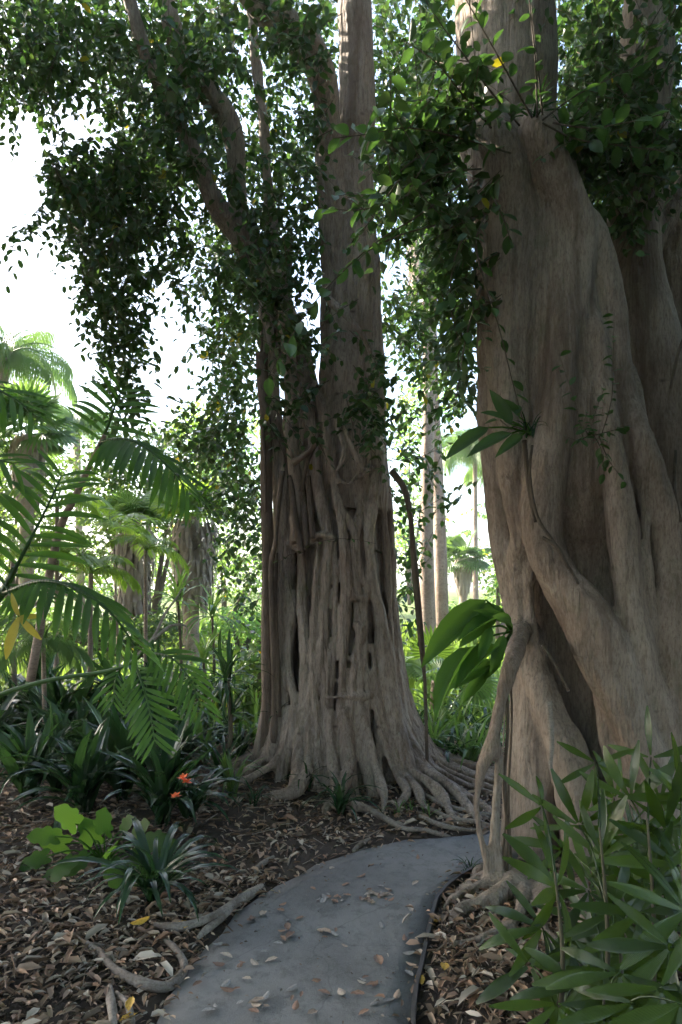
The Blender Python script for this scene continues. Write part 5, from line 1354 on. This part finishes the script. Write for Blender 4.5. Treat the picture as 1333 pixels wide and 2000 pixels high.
def lady_palm(base, leaves, label):
    b = G(*base)
    r_ = root('lady_palm', b, label, 'lady palm', 'lady palms at the foot of the broad fig')
    zt = max(W(q[0], q[1], q[2]).z for q in leaves) - .12
    mx_ = sum(W(q[0], q[1], q[2]).x for q in leaves) / len(leaves); my_ = sum(q[2] for q in leaves) / len(leaves)
    top = Vector((b.x * .4 + mx_ * .6, b.y * .4 + my_ * .6, max(zt, b.z + .3)))
    mid = (b + top) / 2 + Vector((.03, .02, 0))
    cp = cat_rom(np.array([tuple(b), tuple(mid), tuple(top)]), 8)
    m = MB(); tube(m, [b, mid, top], [.010, .008, .004], 7, 4)
    add('cane', m.build('cane', CANE), r_)
    for px, py, Y, ang, n, L, face in leaves:
        c = W(px, py, Y)
        st = Vector(cp[int(np.argmin(np.abs(cp[:, 2] - max(c.z - .16, b.z + .1))))])
        m = MB(); tube(m, [st, (st + c) / 2 + Vector((0, 0, .05)), c], [.005, .004, .0035], 5, 4)
        lf = add('leaf', m.build('leaf_stalk', LADY), r_)
        # the plane of the fan: its axis in the picture's plane at angle ang, tipped towards us by face
        ax = Vector((math.cos(ang), -face, math.sin(ang))).normalized()
        nn = Vector((-.15, -1.0 + face * .6, .75)); nn = (nn - ax * nn.dot(ax)).normalized()
        sdv = ax.cross(nn)
        sp = math.radians(rl.uniform(85, 125))
        for k in range(n):
            q = (k / (n - 1) - .5) * 2 if n > 1 else 0
            a = q * sp
            d = ax * math.cos(a) + sdv * math.sin(a) + nn * rl.gauss(.0, .22)
            s = .98 * L * (1 - .22 * abs(q)) * rl.uniform(.9, 1.08)
            add('blade', rl.choice(LBL), lf, frame(c + d * .012, d, nn + sdv * rl.gauss(0, .2), s, s * rl.uniform(.85, 1.1)))
R_ = math.radians
def more_fans(n, x, y, Y, seed):
    q = random.Random(seed)
    return [(q.uniform(*x), q.uniform(*y), q.uniform(*Y), R_(q.choice([150, 190, 230, 100, 60, 20, -30, -80, -120])), q.randint(5, 7), q.uniform(.22, .29), q.uniform(.2, .5)) for _ in range(n)]
lady_palm((1090, 2060), [(1088, 1734, 2.75, R_(150), 7, .30, .3), (1060, 1575, 2.9, R_(170), 4, .22, .2), (1060, 1812, 2.65, R_(195), 6, .28, .5), (1036, 1885, 2.5, R_(250), 4, .26, .4), (1110, 1840, 2.6, R_(-60), 6, .28, .5), (1130, 1930, 2.4, R_(220), 5, .27, .6)], 'lady palm nearest the path, its pale-striped fans spreading over the roots')
lady_palm((1180, 2080), [(1132, 1612, 2.85, R_(80), 7, .26, .2), (1176, 1672, 2.7, R_(60), 8, .30, .3), (1184, 1890, 2.3, R_(-80), 6, .30, .5), (1165, 1490, 3.0, R_(-95), 5, .22, .2), (1200, 1780, 2.55, R_(-40), 6, .30, .5), (1150, 1740, 2.8, R_(200), 6, .28, .4)], 'lady palm in the middle of the clump with an upright striped fan')
lady_palm((1270, 2090), [(1232, 1560, 2.8, R_(70), 6, .26, .25), (1276, 1712, 2.5, R_(10), 7, .30, .3), (1252, 1780, 2.4, R_(-70), 7, .30, .5), (1272, 1480, 2.95, R_(60), 4, .24, .2), (1300, 1620, 2.65, R_(100), 6, .28, .3), (1240, 1660, 2.9, R_(150), 7, .28, .3)], 'lady palm with the largest fan, at the right edge above the dark corner')
lady_palm((1350, 2100), [(1330, 1560, 2.7, R_(120), 6, .28, .3), (1325, 1690, 2.5, R_(190), 6, .30, .3), (1310, 1850, 2.2, R_(-100), 7, .32, .5), (1340, 1780, 2.3, R_(170), 6, .30, .4), (1290, 1930, 2.1, R_(-60), 6, .30, .6)], 'lady palm cut by the right edge of the view')
lady_palm((1230, 1960), [(1200, 1560, 3.1, R_(130), 6, .24, .2), (1100, 1660, 3.05, R_(180), 6, .26, .3), (1150, 1800, 2.95, R_(230), 6, .27, .4), (1290, 1560, 3.1, R_(50), 6, .26, .2), (1220, 1860, 2.8, R_(-70), 6, .28, .4), (1080, 1900, 2.85, R_(-110), 6, .26, .5)], 'shaded lady palm standing behind the others against the broad trunk')
lady_palm((1140, 2120), [(1090, 1960, 2.2, R_(-90), 6, .28, .5), (1180, 1985, 2.1, R_(-70), 7, .30, .5), (1240, 1960, 2.1, R_(-110), 7, .30, .5), (1330, 1960, 2.0, R_(-80), 7, .30, .5), (1210, 1900, 2.2, R_(-120), 6, .28, .5)], 'low lady palm along the bottom edge, fans hanging in the dark')

lady_palm((1190, 1930), more_fans(8, (1140, 1240), (1690, 1890), (2.95, 3.3), 5), 'lady palm in the gap between the path-side palm and the broad trunk')
lady_palm((1300, 1940), more_fans(9, (1220, 1340), (1570, 1850), (2.85, 3.3), 8), 'densest lady palm, deep in the clump beside the right edge')
lady_palm((1200, 2010), more_fans(9, (1100, 1330), (1800, 1980), (2.4, 2.9), 3), 'short lady palm filling the dark middle of the clump near the ground')

# ------------------------------------------------------------------ plants growing on the figs
BIG = [grid_leaf('big_leaf', PHILO, [(0, .004), (.05, .04), (.15, .11), (.35, .155), (.55, .15), (.75, .11), (.9, .05), (1, .004)], f_, c_) for f_, c_ in ((.5, .15), (.8, .28))]
BIGD = [grid_leaf('big_leaf', FIG_LEAF_OBJ, [(0, .004), (.05, .04), (.15, .11), (.35, .155), (.55, .15), (.75, .11), (.9, .05), (1, .004)], f_, c_) for f_, c_ in ((.5, .15), (.8, .28))]
def perched(name, base, leaves, label, meshes, cat):
    b = W(*base)
    r_ = root(name, b, label, cat)
    for p0, p1, nn in leaves:
        a = W(*p0); e = W(*p1)
        m = MB(); tube(m, [b, (a + b) / 2 + Vector((0, 0, .02)), a], [.007, .006, .005], 5, 3)
        st = add('leaf_stalk', m.build('leaf_stalk', PHILO), r_)
        add('leaf', rl.choice(meshes), st, frame(a, e - a, nn, (e - a).length, (e - a).length * rl.uniform(.85, 1.05)))
    return r_
perched('perching_plant', (1000, 1235, 3.75), [
    ((950, 1172, 3.65), (818, 1282, 3.55), (-.3, -1, .6)), ((985, 1205, 3.6), (895, 1222, 3.45), (0, -.25, 1)), ((990, 1200, 3.65), (880, 1180, 3.7), (-.1, -.5, 1)), ((985, 1265, 3.6), (885, 1300, 3.3), (-.3, -.3, 1)), ((930, 1262, 3.55), (825, 1368, 3.3), (-.9, -.5, .5)), ((975, 1190, 3.65), (900, 1255, 3.5), (-.2, -1, .5)),
    ((965, 1290, 3.6), (862, 1342, 3.5), (-.2, -1, .8)), ((955, 1305, 3.6), (905, 1368, 3.5), (-.5, -1, .2)), ((980, 1290, 3.6), (925, 1335, 3.55), (-.2, -1, .3)), ((990, 1215, 3.6), (940, 1188, 3.5), (.2, -1, .4)), ((1000, 1220, 3.6), (975, 1200, 3.4), (0, -1, .4)), ((960, 1225, 3.5), (935, 1290, 3.4), (-.3, -1, .3)), ((985, 1240, 3.5), (960, 1310, 3.42), (-.2, -1, .2))],
    'large-leaved green plant perched on the left side of the broad fig', BIG, 'perching plant')
pp = perched('perching_plant', (1040, 850, 3.95), [
    ((955, 835, 3.85), (870, 886, 3.75), (-.2, -1, .6)), ((1000, 846, 3.8), (912, 882, 3.75), (0, -1, .9)), ((985, 820, 3.85), (945, 800, 3.75), (0, -1, .6)), ((1000, 830, 3.85), (960, 760, 3.8), (-.2, -1, .2)), ((1020, 850, 3.8), (975, 880, 3.7), (0, -1, .4)), ((1015, 815, 3.9), (985, 775, 3.8), (0, -1, .3))],
    'plant with two long pointed leaves lodged in the fork of the broad fig', BIGD, 'perching plant')
strap_plant('', W(1035, 855, 3.93), 14, .20, SPIDER, None, None, parent=pp)
strap_plant('perching_fern', W(1048, 240, 4.12), 26, .26, SPIDER, 'dark tuft growing on the shoulder of the broad fig', 'perching plant', tilt=.3)
strap_plant('perching_fern', W(960, 258, 4.15), 14, .20, SPIDER, 'small tuft at the outer end of the shoulder of the broad fig', 'perching plant', tilt=.3)
strap_plant('perching_fern', W(1100, 280, 4.2), 16, .22, SPIDER, 'tuft hanging behind the shoulder of the broad fig', 'perching plant', tilt=.3)
strap_plant('perching_fern', W(1215, 350, 4.5), 16, .26, SPIDER, 'tuft in the fork between the broad fig and its rear stem', 'perching plant', tilt=.3)
strap_plant('perching_fern', CT.surf(712, 812, .02) + Vector((0, -.05, 0)), 16, .2, SPIDER, 'grassy tuft perched high on the lattice fig', 'perching plant', tilt=.3)
# leafy shoots sprouting from the broad trunk
sh = root('fig_sprout', W(1150, 850, 3.95), 'clump of leafy shoots sprouting from the face of the broad fig', 'shoots')
sm = [grid_leaf('small_leaf', FIG_LEAF_OBJ, OVAL, .3, .15)]
for pts, n, ls in [([(1140, 860, 3.95), (1125, 790, 3.88), (1105, 730, 3.85), (1092, 690, 3.83)], 11, .075), ([(1175, 850, 3.95), (1195, 780, 3.9), (1198, 700, 3.88), (1200, 610, 3.86)], 18, .06), ([(1150, 850, 3.95), (1165, 800, 3.85), (1180, 760, 3.8)], 12, .06), ([(1150, 850, 3.95), (1130, 860, 3.82), (1100, 850, 3.8)], 9, .06), ([(1160, 850, 3.95), (1175, 880, 3.85), (1180, 930, 3.85)], 9, .06), ([(1160, 850, 3.95), (1200, 840, 3.85), (1230, 830, 3.85)], 9, .06), ([(1170, 850, 3.95), (1190, 900, 3.85), (1225, 945, 3.88)], 7, .07), ([(1150, 850, 3.95), (1140, 830, 3.8), (1150, 800, 3.75)], 10, .055)]:
    px_bough(sh, pts, .003, n, ls, name='shoot', leaves=sm)
# thin hanging roots of the lattice fig
for pts, mt in [
    ([(512, 690, 11, 5.7), (514, 760, 12, 5.7), (520, 850, 12, 5.68), (521, 980, 11, 5.66), (524, 1100, 11, 5.66), (521, 1250, 13, 5.66), (524, 1375, 12, 5.68), (518, 1470, 10, 5.7)], DARKROOT),
    ([(552, 920, 5, 5.5), (545, 980, 5, 5.5), (538, 1060, 5, 5.52), (530, 1110, 5, 5.55), (534, 1240, 6, 5.58), (537, 1340, 7, 5.6), (535, 1450, 8, 5.6)], DARKROOT),
    ([(540, 1080, 5, 5.6), (536, 1180, 6, 5.6), (541, 1290, 6, 5.6), (545, 1400, 6, 5.6)], DARKROOT),
    ([(512, 640, 3, 5.72), (510, 750, 3, 5.7), (516, 860, 3, 5.6), (520, 1000, 3, 5.58)], DARKROOT),
    ([(765, 920, 6, 5.55), (790, 955, 6, 5.5), (802, 1010, 6, 5.5), (808, 1080, 6, 5.5), (815, 1160, 6, 5.5), (824, 1260, 6, 5.5), (830, 1330, 4, 5.5), (833, 1420, 3, 5.5), (836, 1540, 3, 5.5)], TWIG),
    ([(640, 585, 7, 5.35), (675, 615, 7, 5.3), (705, 650, 6, 5.3), (725, 690, 5, 5.35)], BARK),
    ([(572, 905, 6, 5.45), (600, 885, 6, 5.4), (622, 860, 5, 5.4)], BARK),
    ([(590, 960, 4, 5.5), (602, 900, 4, 5.45), (628, 850, 4, 5.4)], DARKROOT),
    ([(570, 930, 7, 5.6), (575, 1000, 7, 5.55), (590, 1080, 6, 5.5)], DARKROOT), ([(590, 940, 6, 5.65), (596, 1010, 6, 5.55), (600, 1070, 5, 5.5)], DARKROOT), ([(602, 930, 5, 5.6), (606, 990, 5, 5.55), (612, 1050, 5, 5.45)], DARKROOT),
    ([(670, 830, 5, 5.42), (690, 880, 5, 5.38), (712, 920, 5, 5.4)], BARK), ([(655, 820, 4, 5.42), (672, 880, 4, 5.38), (660, 920, 4, 5.4)], BARK),
]:
    m = MB(); tube(m, [W(p[0], p[1], p[3]) for p in pts], [p[2] / F * p[3] for p in pts], 8, 5, wob=.18)
    add('aerial_root', m.build('aerial_root', mt), fig)
for pts, mt in [
    ([(1072, 1370, 6, 3.85), (1078, 1450, 5, 3.82), (1076, 1500, 5, 3.82), (1092, 1525, 5, 3.82), (1108, 1560, 4, 3.82)], ROOT_M),
    ([(1025, 860, 5, 3.9), (1030, 920, 5, 3.9), (1038, 980, 4, 3.86), (1046, 1020, 3, 3.84)], TWIG), ([(1040, 870, 3, 3.9), (1035, 930, 3, 3.88), (1050, 1010, 3, 3.82), (1090, 1070, 3, 3.78), (1130, 1140, 3, 3.8)], TWIG),
    ([(1060, 1050, 3, 3.8), (1090, 1070, 4, 3.76), (1110, 1110, 3, 3.78)], TWIG),
    ([(988, 1310, 3, 3.82), (992, 1420, 3, 3.8), (985, 1540, 3, 3.8), (994, 1640, 3, 3.8), (988, 1720, 3, 3.8)], TWIG), ([(996, 1300, 2, 3.85), (1000, 1400, 2, 3.82), (994, 1560, 2, 3.82), (1002, 1700, 2, 3.82)], TWIG), ([(980, 1340, 2, 3.8), (976, 1450, 2, 3.8), (990, 1560, 2, 3.8), (980, 1690, 2, 3.8)], TWIG),
    ([(1320, 880, 3, 4.2), (1318, 960, 4, 4.1), (1330, 1020, 4, 4.05)], TWIG), ([(1060, 1260, 3, 3.8), (1085, 1300, 3, 3.76), (1110, 1350, 3, 3.75)], TWIG), ([(1310, 760, 3, 4.4), (1325, 690, 3, 4.4), (1340, 650, 2, 4.4)], TWIG),
]:
    m = MB(); tube(m, [W(p[0], p[1], p[3]) for p in pts], [p[2] / F * p[3] for p in pts], 7, 5, wob=.15)
    add('aerial_root', m.build('aerial_root', mt), figr)

# ------------------------------------------------------------------ unseen fig crown, added and shaped to shade the path
shade_fig = root('fig_tree', (-6.5, 1.5, .1), 'unseen fig added outside the view, its crown shaped to shade the path', 'fig tree', 'big figs by the path')
m = MB(); tube(m, [(-6.5, 1.5, -.1), (-6.5, 1.5, 2), (-6.0, 1.8, 4.5), (-5, 2, 6.5)], [.7, .5, .4, .2], 14, 5)
tube(m, [(-6.3, 1.6, 3), (-6.8, 3.2, 5), (-6.5, 4.5, 6.5)], [.3, .22, .1], 10, 4)
add('trunk', m.build('trunk', BARK), shade_fig)
ov = Sprays()
def shade_box(x, y, z, n, ls, L):
    """fills a box with twigs added for shade, outside what the photograph shows"""
    k = 0
    while k < n:
        p = np.array([rng.uniform(*x), rng.uniform(*y), rng.uniform(*z)])
        if p[1] > .2:
            px = 666.5 + F * p[0] / p[1]; py = HZ - F * (p[2] - CH) / p[1]
            mg = 1.3 * F / p[1]
            if -mg < px < 1333 + mg and -mg < py < 2000: continue
        a = rng.uniform(0, 6.28)
        ov.twig(p, (math.cos(a), math.sin(a), rng.uniform(-.7, .1)), L * rng.uniform(.7, 1.3), int(rng.integers(10, 15)), ls, .3, twig=False)
        k += 1
k = 0
while k < 2600:                                # added leaf screen along the sun's rays, keeps sun off the path
    z = rng.uniform(3.0, 9.5); t = (z - rng.uniform(0, 4.0)) / S.z
    if t < 3: continue
    p = np.array([rng.uniform(-4.4, 2.8) + S.x * t, rng.uniform(.5, 8.0) + S.y * t, z])
    px = 666.5 + F * p[0] / p[1]; mg = 1.2 * F / p[1]
    if px > -mg: continue
    a_ = rng.uniform(0, 6.28)
    ov.twig(p, (math.cos(a_), math.sin(a_), rng.uniform(-.7, .1)), .9, int(rng.integers(10, 15)), .30, .3, twig=False)
    k += 1
shade_box((-5, 4), (-2, 6), (6.4, 9.6), 520, .30, 1.0)
shade_box((.2, 5), (-2, 2.6), (2.6, 6), 520, .26, .9)
shade_box((-5, -.6), (-2, 2.2), (2.7, 6), 300, .26, .9)
shade_box((-9, 7), (-9, -2), (2.6, 9), 1300, .34, 1.1)
shade_box((2.6, 8), (-2, 9), (2.2, 9), 1200, .32, 1.1)
# nothing of this crown hangs into the view, nor close to where one stands
keep_ = []
for t_ in ov.T:
    yy = np.maximum(t_[:, 1], .05)
    inside = (t_[:, 1] > -.4) & (np.abs(t_[:, 0]) < .5 * yy + .95) & (t_[:, 2] < CH + .8625 * yy + .75)
    near = np.linalg.norm(t_ - np.array([0, 0, CH]), axis=1) < 2.0
    keep_.append(~(inside | near))
for nm in ('T', 'D', 'Nn', 's', 'c'):
    setattr(ov, nm, [v_[k_] for v_, k_ in zip(getattr(ov, nm), keep_)])
ov.build(shade_fig, FIG_LEAF, tpl=([(0, 0, 0), (-.27, .5, .06), (0, 1, -.1), (.27, .5, .06)], [(0, 3, 2, 1)]))
# ------------------------------------------------------------------ thin haze, put in also for the background glow
HAZE_D = 0.0016
hm = bpy.data.materials.new('haze'); hm.use_nodes = True
hn = hm.node_tree.nodes; hn.clear()
ho = hn.new('ShaderNodeOutputMaterial'); hv = hn.new('ShaderNodeVolumePrincipled')
hv.inputs['Color'].default_value = (.93, .96, 1.0, 1); hv.inputs['Density'].default_value = HAZE_D; hv.inputs['Anisotropy'].default_value = .35
hm.node_tree.links.new(hv.outputs[0], ho.inputs['Volume'])
m = MB()
x0, x1, y0, y1, z0, z1 = -320, 320, -80, 620, -1.2, 16
m.add([(x0, y0, z0), (x1, y0, z0), (x1, y1, z0), (x0, y1, z0), (x0, y0, z1), (x1, y0, z1), (x1, y1, z1), (x0, y1, z1)], [(0, 3, 2, 1), (4, 5, 6, 7), (0, 1, 5, 4), (1, 2, 6, 5), (2, 3, 7, 6), (3, 0, 4, 7)])
add('haze', m.build('haze', hm, smooth=False), label='faint bright haze in the air of the garden', kind='stuff')
